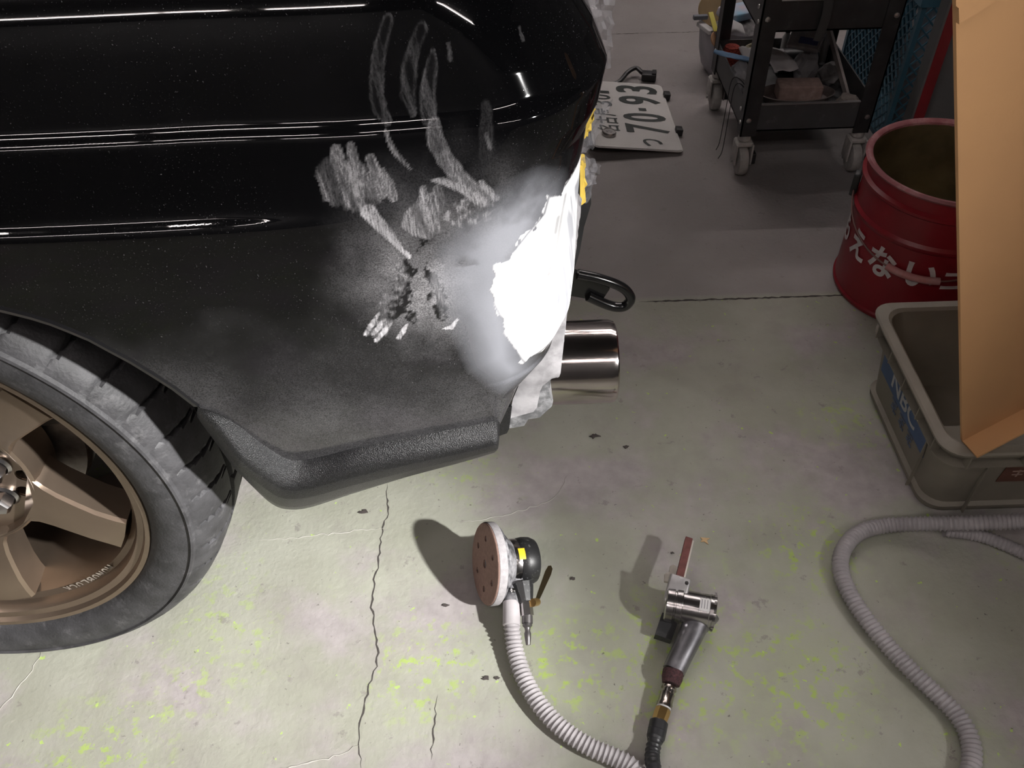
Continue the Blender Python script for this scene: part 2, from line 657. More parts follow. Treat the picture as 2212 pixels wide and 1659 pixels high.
def marks(X, Z):
    dust = np.zeros(X.shape)
    prim = np.zeros(X.shape)
    fill = np.zeros(X.shape)
    nx = (vnoise(X, Z, 160, 160, 1) - .5) * .005
    nz = (vnoise(X, Z, 160, 160, 2) - .5) * .005
    Xd, Zd = X + nx, Z + nz
    fine = vnoise(X, Z, 260, 260, 3)
    streak = vnoise(X + Z * .22, Z, 300, 26, 4, 2)      # near-vertical wipe streaks
    streak2 = vnoise(X + Z * .75, Z - X * .75, 300, 40, 5, 2)

    def stroke(px, wd, val, st=.5, soft=.25, edge=0.0, tex=streak):
        nonlocal dust
        P = pc(px)
        d, t = d_poly(Xd * .35 + X * .65, Zd * .35 + Z * .65, P)
        W = np.interp(t, np.linspace(0, 1, len(wd)), wd)
        k = np.clip((W - d) / (W * soft + 1e-5), 0, 1)
        body = k * (1 - st + st * np.clip((tex - .36) * 3.2, 0, 1))
        if edge:
            body = body * (1 - edge) + edge * k * np.exp(-((d - W * .8) / (W * .22)) ** 2)
        dust = np.maximum(dust, body * val)

    def blob(px, val, st=.5, tex=streak, soft=.004):
        nonlocal dust
        P = pc(px)
        ins = in_poly(X + nx * .5, Z + nz * .5, P)
        d, _ = d_poly(X, Z, np.vstack([P, P[:1]]))
        k = np.where(ins, np.clip(d / soft + .25, 0, 1), 0)
        dust = np.maximum(dust, k * val * (1 - st + st * np.clip((tex - .34) * 3, 0, 1)))
    # finger wipes on the upper panel
    stroke([(838, 44), (822, 100), (815, 150), (813, 205), (822, 240), (838, 262)], [.004, .005, .0055, .0055, .003], .13, .95, edge=.5)
    stroke([(912, 60), (893, 105), (884, 150), (880, 200), (892, 244)], [.004, .005, .006, .0055, .003], .11, .95, edge=.4)
    stroke([(936, 112), (932, 150), (923, 200), (926, 250)], [.002, .005, .006, .006], .16, .9, edge=.5)
    stroke([(936, 272), (942, 305), (962, 345), (995, 388), (1030, 412), (1066, 432)], [.005, .0065, .0065, .0065, .0055, .002], .26, .3, edge=.45)
    stroke([(958, 330), (985, 375), (1015, 408), (1036, 432)], [.003, .004, .005, .006], .24, .35)
    stroke([(936, 390), (960, 393), (1000, 408), (1032, 432)], [.0015, .003, .0035, .004], .34, .2)
    stroke([(1040, 392), (1072, 428)], [.002, .003], .26, .3)
    stroke([(835, 283), (848, 322), (868, 348), (886, 366)], [.001, .002, .002, .001], .24, .35)
    stroke([(970, 95), (972, 125)], [.0015, .002], .10, .6)
    stroke([(1120, 60), (1130, 85)], [.0008, .0012], .14, .5)
    stroke([(1052, 290), (1060, 318)], [.0015, .002], .15, .4)
    stroke([(1050, 230), (1052, 330), (1062, 385)], [.004, .007, .004], .03, .3)
    # hand-shaped wipe: palm and four fingertips, streaked, with a stem
    blob([(684, 388), (682, 368), (692, 352), (704, 338), (716, 342), (742, 344), (786, 352), (800, 384), (818, 420), (826, 436), (812, 446), (806, 458), (780, 456), (764, 462), (756, 448),
          (748, 462), (738, 444), (730, 452), (712, 438), (700, 436), (690, 410)], .30, .8, soft=.002)
    for pts_ in ([(726, 322), (730, 360)], [(758, 318), (770, 372), (776, 420)], [(800, 342), (812, 378), (826, 420)], [(822, 370), (836, 396), (850, 428)]):
        stroke(pts_, [.0035, .0055, .0035], .36, .6, edge=.3)
    stroke([(796, 458), (820, 486), (846, 514), (868, 540)], [.0062, .0056, .0046, .002], .52, .4, tex=streak2)
    # second print and ragged wipes beside the primer
    blob([(862, 492), (872, 458), (900, 430), (912, 404), (926, 416), (944, 406), (962, 420), (966, 448), (950, 470), (958, 500), (930, 520), (890, 512)], .30, .6, soft=.002)
    stroke([(914, 408), (920, 470)], [.003, .004], .36, .7)
    stroke([(946, 410), (950, 450)], [.004, .004], .36, .7)
    blob([(950, 470), (985, 430), (1030, 425), (1075, 440), (1070, 475), (1020, 490), (975, 500)], .28, .85, tex=fine, soft=.002)
    # ragged dry patch with bright streaks below
    blob([(868, 548), (885, 600), (862, 650), (850, 700), (832, 740), (805, 730), (785, 722), (812, 680), (820, 640), (835, 590)], .22, .9, tex=fine, soft=.002)
    for pts_ in ([(818, 676), (790, 722)], [(832, 690), (806, 722)], [(846, 698), (812, 736)], [(880, 700), (862, 730)], [(870, 540), (884, 556)]):
        stroke(pts_, [.0012, .0026, .002], .62, .5, tex=streak2)
    blob([(940, 560), (965, 620), (985, 680), (990, 705), (965, 715), (945, 660), (925, 620)], .30, .85, tex=streak, soft=.002)
    stroke([(958, 710), (975, 707), (989, 690)], [.0012, .0026, .001], .75, .1)
    # settled sanding dust around the repair, a soft fog with ragged edges
    c = pc([(985, 600)])[0]
    q = ((X - c[0]) / .068) ** 2 + ((Z - c[1]) / .070) ** 2
    fog = np.clip(np.exp(-q * .8) * (.6 + 1.3 * (vnoise(X, Z, 34, 34, 8, 4) - .35)) - .07, 0, 1)
    for hp in ([(918, 570), (940, 590), (962, 640), (968, 690), (945, 690), (925, 640)], [(872, 560), (896, 580), (890, 640), (862, 690), (840, 690), (848, 620)], [(876, 660), (900, 676), (892, 706), (878, 690)], [(912, 470), (936, 480), (930, 520), (908, 540)]):
        hole = in_poly(X + nx * 2, Z + nz * 2, pc(hp))
        fog = np.where(hole, fog * (.12 + 1.1 * np.clip((fine - .52) * 4, 0, 1)), fog)
    haze = fog ** 1.35 * .36
    # film of sanding dust on the lower panel
    edge_ = .565 + (vnoise(X, Z, 14, 14, 41, 4) - .5) * .12
    film = np.clip((edge_ - Z) / .13, 0, 1) * (.035 + .07 * vnoise(X, Z, 22, 22, 42, 4)) * (.8 + .4 * fine)
    haze = np.maximum(haze, film)
    # grey primer round the filler
    P = pc([(1150, 398), (1190, 405), (1200, 425), (1150, 520), (1120, 560), (1105, 640), (1120, 740), (1140, 800), (1095, 830), (1040, 790), (1000, 700),
            (962, 610), (975, 540), (1010, 500), (1060, 470), (1098, 428)])
    ins = in_poly(Xd, Zd, P)
    d, _ = d_poly(X, Z, np.vstack([P, P[:1]]))
    prim = np.clip(.5 + np.where(ins, d, -d) / .030, 0, 1) * (.80 + .35 * (vnoise(X, Z, 30, 30, 9) - .5))
    prim *= np.where(Z > .60, np.clip(.9 + (vnoise(X, Z, 60, 60, 11) - .5) * 1.5, 0, 1), 1)
    # white filler with a thin hard edge, running round the corner
    P = pc([(1206, 420), (1186, 425), (1176, 462), (1140, 505), (1108, 545), (1064, 572), (1056, 625), (1068, 660), (1084, 690), (1088, 722), (1112, 755), (1136, 786),
            (1150, 770)])
    P = np.vstack([P, [[.12, P[-1][1] - .02], [.12, P[0][1] + .035]]])
    wob = (vnoise(X, Z, 70, 70, 31, 4) - .5) * .011
    ins = in_poly(X + nx + wob, Z + nz - wob, P)
    d, _ = d_poly(X, Z, np.vstack([P, P[:1]]))
    fill = np.where(ins, np.clip(d / .0025, 0, 1), 0)
    # darker strips and pits in the filler
    strip, _ = d_poly(X, Z, pc([(1206, 470), (1190, 560), (1180, 640), (1172, 700)]))
    fill *= 1 - .6 * np.clip((.003 - strip) / .002, 0, 1) * (streak > .45)
    strip, _ = d_poly(X, Z, pc([(1222, 420), (1208, 500), (1196, 580), (1190, 640)]))
    fill *= 1 - .55 * np.clip((.0018 - strip) / .001, 0, 1)
    fill *= 1 - .5 * np.clip((vnoise(X, Z, 120, 60, 14) - .74) * 12, 0, 1)
    strip, _ = d_poly(X, Z, pc([(1244, 415), (1238, 500), (1226, 600), (1212, 690)]))  # streaky grey strip: corner film, with its weaker light painted in
    prim = np.maximum(prim, np.clip((.013 - strip) / .003, 0, 1))
    fill *= 1 - np.clip((.010 - strip) / .003, 0, 1) * (.25 + .6 * np.clip((vnoise(X + Z * .12, Z, 520, 22, 15, 2) - .4) * 4, 0, 1))
    strip, _ = d_poly(X, Z, pc([(1202, 640), (1198, 668)]))
    fill *= 1 - .6 * np.clip((.004 - strip) / .001, 0, 1) * (vnoise(X, Z, 300, 120, 16) > .4)
    return dust, haze, prim, fill


def car_paint():
    m = bpy.data.materials.new('black_gloss_paint_with_dust')
    m.use_nodes = True
    nt = m.node_tree
    b = nt.nodes['Principled BSDF']
    tc = N(nt, 'ShaderNodeTexCoord')

    def attr(n):
        a = N(nt, 'ShaderNodeAttribute')
        a.attribute_name = n
        return a.outputs['Fac']

    def mix(f, a, c):
        n = N(nt, 'ShaderNodeMix', data_type='RGBA')
        nt.links.new(f, n.inputs['Factor'])
        for k, s in (('A', a), ('B', c)):
            if isinstance(s, tuple):
                n.inputs[k].default_value = (*s, 1)
            else:
                nt.links.new(s, n.inputs[k])
        return n.outputs['Result']

    def mathn(op, a, c):
        n = N(nt, 'ShaderNodeMath', operation=op)
        for k, s in enumerate((a, c)):
            if isinstance(s, (float, int)):
                n.inputs[k].default_value = s
            else:
                nt.links.new(s, n.inputs[k])
        return n.outputs[0]

    def nz(scale, a, c, hi, mscale=(1, 1, 1)):
        n = N(nt, 'ShaderNodeTexNoise')
        n.inputs['Scale'].default_value = scale
        n.inputs['Detail'].default_value = 3
        mp = N(nt, 'ShaderNodeMapping')
        mp.inputs['Scale'].default_value = mscale
        nt.links.new(tc.outputs['Object'], mp.inputs['Vector'])
        nt.links.new(mp.outputs['Vector'], n.inputs['Vector'])
        r = N(nt, 'ShaderNodeMapRange')
        r.inputs['From Min'].default_value = a
        r.inputs['From Max'].default_value = c
        r.inputs['To Max'].default_value = hi
        nt.links.new(n.outputs['Fac'], r.inputs['Value'])
        return r.outputs['Result']
    dust, prim, fill = attr('dust'), attr('primer'), attr('filler')
    grain = nz(900, .30, .70, 1.0)
    wipe = nz(800, .36, .66, 1.0, (1.0, 1.0, .10))
    tex = mathn('ADD', mathn('MULTIPLY', grain, .55), mathn('MULTIPLY', wipe, .85))
    d2 = mathn('MAXIMUM', mathn('MULTIPLY', dust, mathn('ADD', tex, .32)), mathn('MULTIPLY', attr('haze'), mathn('ADD', mathn('MULTIPLY', grain, 1.1), .45)))
    sp = mathn('MULTIPLY', nz(850, .68, .74, .22), nz(6, .36, .60, 1.0))
    d3 = mathn('MAXIMUM', d2, sp)
    cov = mathn('MINIMUM', d3, 1.0)
    col = mix(cov, (.0022, .0022, .0026), (.58, .565, .585))
    col = mix(prim, col, (.235, .24, .265))
    col = mix(fill, col, (.82, .81, .82))
    nt.links.new(col, b.inputs['Base Color'])
    tot = mathn('MAXIMUM', mathn('MULTIPLY', cov, 1.3), mathn('MAXIMUM', prim, fill))
    r = N(nt, 'ShaderNodeMapRange')
    r.inputs['To Min'].default_value = .035
    r.inputs['To Max'].default_value = .75
    nt.links.new(tot, r.inputs['Value'])
    nt.links.new(r.outputs['Result'], b.inputs['Roughness'])
    bp = N(nt, 'ShaderNodeBump')
    bp.inputs['Strength'].default_value = .5
    bp.inputs['Distance'].default_value = .0012
    nt.links.new(mathn('ADD', fill, mathn('MULTIPLY', prim, .4)), bp.inputs['Height'])
    nt.links.new(bp.outputs['Normal'], b.inputs['Normal'])
    return m


M_paint = car_paint()
car = thing('car', 'glossy black car with dusty, filler-repaired rear quarter panel and bronze wheels', 'car', (-.6, .9, 0))

NXc, NZc = 600, 470
uu = np.linspace(0, 1, NXc)
xs0 = -1.15 + 1.15 * (1 - (1 - uu) ** 2.1)               # denser towards the rear
tt = np.linspace(0, 1, NZc)
ZT = .93
XX = np.zeros((NXc + 14, NZc))
YY = np.zeros_like(XX)
ZZ = np.zeros_like(XX)
MX = np.zeros_like(XX)
for i in range(NXc):
    zb = float(zbot(xs0[i]))
    z = zb + (ZT - zb) * tt
    xr = Xr(z) - .0005
    x = -1.15 + (xs0[i] + 1.15) / 1.15 * (xr + 1.15)
    for _ in range(12):
        zb = .5 * zb + .5 * float(zbot(x[0]))
        z = zb + (ZT - zb) * tt
        x = -1.15 + (xs0[i] + 1.15) / 1.15 * (Xr(z) - .0005 + 1.15)
    XX[i], ZZ[i], YY[i], MX[i] = x, z, side_y(x, z), x
for k in range(14):                                      # rear face, running inboard from the edge
    t = (k + 1) / 14
    ln = np.interp(ZZ[NXc - 1], [.2, .43, .46, .95], [.004, .006, .16, .16])
    XX[NXc + k] = XX[NXc - 1] - .02 * t * t * np.interp(ZZ[NXc - 1], [.43, .47], [.1, 1])
    ZZ[NXc + k] = ZZ[NXc - 1]
    YY[NXc + k] = YY[NXc - 1] + ln * t
    MX[NXc + k] = MX[NXc - 1] + .02 * t
n0, n1 = XX.shape
idx = np.arange(n0 * n1).reshape(n0, n1)
fq = np.stack([idx[:-1, :-1], idx[1:, :-1], idx[1:, 1:], idx[:-1, 1:]], -1).reshape(-1, 4)
me = bpy.data.meshes.new('quarter_panel')
me.from_pydata(np.stack([XX, YY, ZZ], -1).reshape(-1, 3).tolist(), [], fq.tolist())
dust, haze, prim, fillm = marks(MX.ravel(), ZZ.ravel())
for nm, a in (('dust', dust), ('haze', haze), ('primer', prim), ('filler', fillm)):
    at_ = me.attributes.new(nm, 'FLOAT', 'POINT')
    at_.data.foreach_set('value', np.clip(a, 0, 1).astype(np.float32))
me.materials.append(M_paint)
me.polygons.foreach_set('use_smooth', [True] * len(me.polygons))
me.update()
qp = bpy.data.objects.new('quarter_panel', me)
C.objects.link(qp)
qp['label'] = 'black glossy rear quarter panel with dust wipes, grey primer and white filler'


def child(o, p):
    o.parent = p
    o.matrix_parent_inverse = p.matrix_basis.inverted()
    return o


child(qp, car)

# rest of the body: plain shell behind the panel, open wheel housing kept clear
shell = MB()
shell.box((-1.45, 1.42, .66), (1.2, 1.42, .60), bev=.03)
shell.box((-.45, 1.50, .655), (.92, 1.24, .55), bev=.03)
shell.box((-.10, 1.30, .68), (.22, 1.3, .44), bev=.02)
shell.build('body_shell', mat('body_black', (.006, .006, .007), .15, coat=.3), car)
# wheel housing
lin = MB()
lin.lathe([(.372, 0), (.372, .33), (.10, .33)], frame((-.621, .535, .317), (0, 1, 0), (1, 0, 0)), 48, a0=-math.radians(174), a1=-math.radians(17), cap=False)
lin.build('wheel_housing', M_dark, car)
# rolled lip of the wheel arch
ed = [Vector((x, float(side_y(x, zbot(x))) + .006, float(zbot(x)) + .001)) for x in np.linspace(-1.1, _ar[-1].x, 70)]
MB().tube(ed, .007, 8).build('arch_lip', mat('arch_lip_black', (.008, .008, .009), .3), car)


# spat: boomerang-shaped textured lip
def curve_pts(ps, n):
    return resample_n(smooth_path(ps, 10), n)


def resample_n(p, n):
    L = [0]
    for a, b in zip(p[:-1], p[1:]):
        L.append(L[-1] + (b - a).length)
    out = []
    for s in np.linspace(0, L[-1], n):
        k = max(0, min(len(p) - 2, int(np.searchsorted(L, s)) - 1))
        t = (s - L[k]) / max(1e-9, L[k + 1] - L[k])
        out.append(p[k].lerp(p[k + 1], t))
    return out


NU = 90
U = curve_pts([on_car(*q) + Vector((0, -.001, 0)) for q in SPAT_UP], NU)
Lw = curve_pts([aty(q[0], q[1], .555 - .006 + .10 * max(0, i - 5) / 5 * .28) for i, q in enumerate(SPAT_LO)], NU)
rows = []
for iu_, (a, b) in enumerate(zip(U, Lw)):
    row = []
    tp_ = .30 + .70 * min(1, iu_ / 16) ** .7
    d = b - a
    for t, o in ((-.04, .012), (0, -.002), (.04, -.008), (.12, -.016), (.22, -.022), (.36, -.0245), (.6, -.021), (.8, -.013), (.95, -.004), (1, .003), (.97, .012), (.85, .03), (.6, .05)):
        if o > .01:
            o *= max(.1, min(1, (iu_ - 8) / 30))
        p = a + d * t + Vector((0, o * tp_, 0))
        row.append(p)
    rows.append(row)
rows = [[Vector((sum(p.x for p in rows[0]) / 13, sum(p.y for p in rows[0]) / 13 + .004, sum(p.z for p in rows[0]) / 13)) for _ in rows[0]]] + rows
e = rows[-1]
ec = Vector((sum(p.x for p in e) / 13 + .002, sum(p.y for p in e) / 13, sum(p.z for p in e) / 13))
rows += [[p.lerp(ec, .12) + Vector((.0025, 0, 0)) for p in e], [p.lerp(ec, .97) + Vector((.003, 0, 0)) for p in e]]
M_spat = mat('textured_black_lip', (.011, .011, .012), .30, var=.5, vscale=500, bump=.6, bscale=1100, dust=.06, dcol=(.34, .33, .33), dscale=600, spec=.5)

MB().grid(rows).build('side_spat', M_spat, car, angle=60)

# ------------------------------------------------------------------ wheel
WC = Vector((-.621, .536, .317))
WM = frame(WC, (0, 1, 0), (1, 0, 0))      # local z = inboard, local x = rearwards, local y = down


def wp(r, deg, y):
    a = math.radians(deg)
    return Vector((WC.x + r * math.cos(a), WC.y + y, WC.z + r * math.sin(a)))


rim = MB()
rim.lathe([(.243, .004), (.241, 0), (.236, .001), (.233, .006), (.226, .008), (.2235, .012), (.2225, .022), (.216, .026), (.212, .040), (.208, .075), (.205, .16), (.207, .185),
           (.224, .19), (.222, .03), (.238, .014)], WM, 120, closed=True)
half = [(.1145, 24), (.119, 19), (.126, 15.5), (.14, 12.5), (.16, 10.2), (.18, 8.6), (.2, 7.6), (.2125, 7.4)]


def yface(r):
    return float(np.interp(r, [.08, .118, .15, .185, .2125], [.038, .034, .026, .019, .017]))


for k in range(6):
    ca = -25.5 + 60 * k
    L, Rr_, ins = [], [], []
    cols = []
    for r, h in half:
        hw = math.radians(h)
        y = yface(r)
        bv = .0035
        hb = hw - bv / r
        ring = [(r, -math.degrees(hw), y + .040), (r, -math.degrees(hw), y + bv), (r, -math.degrees(hb), y), (r, 0, y - .001), (r, math.degrees(hb), y), (r, math.degrees(hw), y + bv),
                (r, math.degrees(hw), y + .040)]
        cols.append([wp(a, ca + d, yy) for a, d, yy in ring])
    rim.grid(cols)
    rim.add([p for p in cols[-1]], [tuple(range(7))])
    rim.add([p for p in cols[0]], [tuple(range(7))[::-1]])
hubpad = MB().lathe([(.02, .044), (.112, .044), (.1135, .040), (.1145, .0345), (.1165, .0335), (.1195, .036), (.121, .045), (.121, .085), (.02, .085)], WM, 72, closed=True)
wheel = rim.build('wheel', M_bronze, car, angle=30)
wheel['label'] = 'bronze six-spoke alloy wheel'
# pad holes and lug nuts
hub = hubpad.build('hub_pad', M_bronze, wheel, angle=30)
bores = MB()
hol = MB()
nuts = []
for k in range(5):
    for a in (-24 + 72 * k, -8 + 72 * k):
        rr_ = .1015 if a % 72 == 48 else .1040
        bores.cyl(wp(rr_, a, .030), wp(rr_, a, .100), .0085, n=24)
        MB().lathe([(.0085, .0015), (.0085, .040), (.0078, .040), (.0078, .0015)], frame(wp(rr_, a, .0440), (0, 1, 0)), 24, closed=True).build('pad_hole', M_bronze, wheel)
    for a in (3 + 72 * k, -33 + 72 * k):
        nt_ = MB()
        Mx = frame(wp(.084, a, .0445), (0, -1, 0))
        nt_.lathe([(.0125, .002), (.0125, .016), (.0100, .020), (.0, .021)], Mx, 6)
        nt_.lathe([(.0155, -.002), (.0155, .003), (.0125, .0055)], Mx, 24, cap=False)
        nt_.build('lug_nut', M_chromed, wheel)
cut(hub, bores)
MB().lathe([(.042, .03), (.040, .024), (.0, .022)], WM, 40).build('centre_cap', M_black, wheel)
MB().lathe([(.0, .094), (.150, .094), (.152, .097), (.152, .118), (.0, .118)], WM, 72).build('brake_disc', mat('brake_steel', (.30, .28, .27), .42, .9, var=.25, vscale=90, dust=.15, dcol=(.12, .09, .07)), wheel)
cal = MB()
cal.lathe([(.09, .085), (.16, .085), (.165, .09), (.165, .125), (.09, .125)], WM, 12, closed=True, a0=math.radians(-48), a1=math.radians(-8))
cal.build('brake_caliper', M_blackm, wheel)

# tyre: lathe with shoulder and tread grooves
prof = [(.238, .010), (.243, .000), (.250, -.006), (.262, -.011), (.274, -.0125), (.2845, -.011), (.2860, -.0135), (.2885, -.0125), (.290, -.009), (.296, -.006), (.302, .001), (.3075, .010), (.3115, .022), (.314, .034), (.3155, .048),
        (.3155, .050), (.308, .051), (.308, .060), (.3165, .061), (.317, .078), (.317, .096), (.309, .097), (.309, .106), (.317, .107), (.317, .124), (.309, .125), (.309, .134), (.317, .135),
        (.3165, .160), (.308, .161), (.308, .170), (.3155, .171), (.314, .186), (.3075, .212), (.296, .222), (.274, .228), (.25, .222), (.238, .205)]
NA = 720
vsT, fsT = [], []
for i in range(NA):
    a = 2 * math.pi * i / NA
    for j, (r, y) in enumerate(prof):
        aa = a
        rr = r
        if 9 <= j <= 14:
            sh = (j - 9) * .0022
            if (i + int((j - 9) * 1.2)) % 16 == 0:
                rr -= (.0012, .0038, .0055, .006, .006, .005)[j - 9]
        if 18 <= j <= 28 and j not in (21, 22, 25, 26) and (i + j) % 24 < 2:
            rr -= .004
        vsT.append(wp(rr, math.degrees(aa), y))
m_ = len(prof)
for i in range(NA):
    i2 = (i + 1) % NA
    for j in range(m_ - 1):
        fsT.append((i * m_ + j, i2 * m_ + j, i2 * m_ + j + 1, i * m_ + j + 1))
tyre = MB().add(vsT, fsT).build('tyre', M_rubber, wheel, angle=40)
# raised lettering
def arc_text(s, r0, deg0, step, hgt, y0, m, nm, par, depth=.0008, flip=False, wid=.7):
    mb = MB()
    for i, ch in enumerate(s):
        if ch == ' ':
            continue
        vs, fs = fit_text(ch, -hgt * wid / 2 if ch != 'I' else -hgt * .12, hgt * wid / 2 if ch != 'I' else hgt * .12, -hgt / 2, hgt / 2, .02)
        a = math.radians(deg0 + step * i)
        rad = Vector((math.cos(a), 0, math.sin(a)))
        tan = Vector((-math.sin(a), 0, math.cos(a)))
        X, Y = (tan, -rad) if flip else (-tan, rad)
        o = WC + rad * r0 + Vector((0, y0, 0))
        mb.add([tuple(o + X * p[0] + Y * p[1] + Vector((0, -depth, 0))) for p in vs], fs)
    return mb.build(nm, m, par, smooth=False)


M_let = mat('worn_letter', (.62, .55, .48), .4, .6)
arc_text('MONOBLOCK', .219, -47, -2.55, .0105, .0235, M_let, 'lettering', wheel, flip=False)

# ------------------------------------------------------------------ rear end: exhaust, tow hook, valance, film, tape
EX = aty(1270, 782, .80)
ey, ez = .80, EX.z
xe = aty(1328, 782, .80).x
rE = .0545
ex = MB()
ex.lathe([(rE - .004, .0), (rE, 0), (rE, .19), (rE - .002, .197), (rE - .005, .199), (rE - .008, .197), (rE - .009, .19), (rE - .009, 0)], frame((xe - .199, ey, ez), (1, 0, 0)), 64, closed=True)
MB_ex = ex.build('exhaust_tip', mat('polished_exhaust', (.66, .60, .58), .14, 1.0, var=.12, vscale=14, bump=.02, bscale=60), car)
MB().cyl((xe - .5, ey + .02, ez), (xe - .19, ey, ez), .04, .05, 24).build('exhaust_pipe', M_blackm, car)
# tow hook: bracket plus closed loop
hz = .225
loopc = [(1248, 592), (1290, 601), (1330, 614), (1353, 628), (1362, 646), (1350, 661), (1330, 663), (1306, 656), (1270, 640)]
def hk(px, py):
    return aty(px, py, .93)
pth = smooth_path([hk(*q) for q in loopc], 8)
MB().tube(pth, .0072, 12).build('tow_hook', mat('black_enamel', (.012, .012, .013), .18, coat=.6), car)
pl = [hk(*q) for q in ((1215, 585), (1290, 606), (1318, 628), (1300, 655), (1215, 640))]
vsb = [p + Vector((0, .004, 0)) for p in pl] + [p + Vector((0, .012, 0)) for p in pl]
MB().add(vsb, [(0, 1, 2, 3, 4), (9, 8, 7, 6, 5)] + [(i, (i + 1) % 5, 5 + (i + 1) % 5, 5 + i) for i in range(5)]).build('tow_bracket', mat('black_enamel', (.012, .012, .013), .18), car, smooth=False)
bk = [aty(*q, .70) for q in ((1235, 330), (1276, 400), (1277, 440), (1262, 490), (1252, 545), (1235, 600))]  # dark block modelled in place of the bumper reinforcement's shadow
vsb = bk + [p + Vector((-.01, .05, 0)) for p in bk]
MB().add(vsb, [(0, 1, 2, 3, 4, 5), (11, 10, 9, 8, 7, 6)] + [(i, (i + 1) % 6, 6 + (i + 1) % 6, 6 + i) for i in range(6)]).build('bumper_shade', M_blackm, car, smooth=False)

M_film = mat('clear_masking_film', (.50, .49, .52), .12, alpha=.36, var=.05, vscale=30, coat=.6)
M_filmw = mat('dusty_masking_film', (.30, .29, .30), .3, var=.45, vscale=40, dust=.25, dcol=(.58, .56, .58), dscale=45)
M_filmd = mat('grimy_masking_film', (.13, .13, .135), .3, var=.5, vscale=60, dust=.3, dcol=(.5, .5, .51), dscale=60)
M_tape = mat('yellow_tape', (.80, .56, .10), .5, var=.15, vscale=60)


def prism_px(pts, y0, y1, name, m, par, bulge=0.0):
    f = [aty(*q, y0) for q in pts]
    n = len(f)
    b = [p + Vector((-.004, y1 - y0, .0)) for p in f]
    c = sum(f, Vector()) / n + Vector((0, -bulge, 0))
    vs = f + b + [c]
    fs = [(i, (i + 1) % n, 2 * n) for i in range(n)] + [tuple(range(n, 2 * n))[::-1]] + [(i, n + i, n + (i + 1) % n, (i + 1) % n) for i in range(n)]
    return MB().add(vs, fs).build(name, m, par, angle=40)


prism_px([(1172, 700), (1205, 640), (1234, 560), (1224, 680), (1216, 760), (1211, 806), (1208, 814), (1192, 818), (1172, 834), (1164, 850), (1160, 880), (1152, 890), (1100, 904), (1108, 862), (1140, 786)], .612, .70, 'rear_valance', M_filmw, car, .004)
prism_px([(1190, 812), (1188, 838), (1186, 856), (1195, 866), (1192, 878), (1170, 898), (1166, 902), (1140, 906), (1132, 920), (1110, 924), (1096, 926), (1104, 890), (1150, 840)], .628, .72, 'valance_flange', M_filmd, car, .002)
prism_px([(1106, 878), (1100, 926), (1095, 936), (1078, 942), (1080, 912), (1094, 880)], .600, .612, 'panel_tab', M_spat, car, .001)


def crumple(name, px, y0, m, par, nu=10, nv=14, amp=.008, depth=.03, seed=1, jit_=4.0):
    """crumpled sheet spanning a quad given by its left and right edges"""
    (a0, a1), (b0, b1) = px
    rs = random.Random(seed)
    rows = []
    for i in range(nv):
        t = i / (nv - 1)
        row = []
        for j in range(nu):
            s = j / (nu - 1)
            qx = (a0[0] * (1 - t) + a1[0] * t) * (1 - s) + (b0[0] * (1 - t) + b1[0] * t) * s
            qy = (a0[1] * (1 - t) + a1[1] * t) * (1 - s) + (b0[1] * (1 - t) + b1[1] * t) * s
            jit = (rs.random() - .5) * 2 * jit_ * (s > 0)
            p = aty(qx + jit, qy + (rs.random() - .5) * 2 * jit_, y0 + depth * s + (rs.random() - .5) * amp * 2)
            row.append(p)
        rows.append(row)
    mb = MB().grid(rows)
    return mb.build(name, m, par, smooth=True, angle=25)


crumple('masking_film', (((1240, -40), (1296, 150)), ((1330, -40), (1318, 150))), .67, M_film, car, 8, 16, .012, .05, 3)
crumple('masking_film', (((1262, 235), (1256, 330)), ((1322, 215), (1282, 320))), .66, M_film, car, 7, 9, .010, .03, 4)
crumple('masking_film', (((1256, 330), (1252, 435)), ((1290, 350), (1272, 440))), .655, M_film, car, 7, 10, .010, .03, 5)
crumple('masking_film', (((1262, 345), (1262, 400)), ((1298, 358), (1288, 398))), .66, M_film, car, 5, 6, .010, .02, 6)
crumple('masking_film', (((1232, 395), (1190, 815)), ((1258, 430), (1208, 815))), .626, M_filmw, car, 6, 40, .0022, .012, 7, .9)
crumple('masking_tape', (((1270, 238), (1262, 300)), ((1288, 236), (1270, 296))), .650, M_tape, car, 4, 8, .003, .01, 8)
crumple('masking_tape', (((1253, 335), (1253, 440)), ((1262, 338), (1268, 440))), .648, M_tape, car, 4, 10, .003, .01, 9)

# ------------------------------------------------------------------ fluorescent tubes on the ceiling
M_tube = glow('tube_glow', (1.0, .91, .88), 66)
tube0 = None
for x, y, hl in ((-1.70, -.75, .6), (-.80, -.75, .22), (-.11, -.75, .19), (-1.70, -1.9, .6), (-.55, -1.9, .4), (1.5, -1.5, .6), (.2, 2.9, .6), (1.6, 2.9, .6), (-1.2, 2.9, .6), (.2, 3.7, .6), (1.6, 3.7, .6)):
    t = thing('ceiling_tube_offscreen', 'white fluorescent tube lamp mounted under the dark ceiling', 'lamp', (x, y, 2.8), 'fluorescent tubes under the ceiling')
    MB().cyl((x - hl, y, 2.735), (x + hl, y, 2.735), .0125, n=12).build('tube', M_tube, t)
    hb = MB().box((x, y, 2.785), (2 * hl + .1, .09, .03))
    hb.box((x - hl - .02, y, 2.75), (.03, .05, .07)).box((x + hl + .02, y, 2.75), (.03, .05, .07))
    hb.build('fixture', M_white, t, smooth=False)

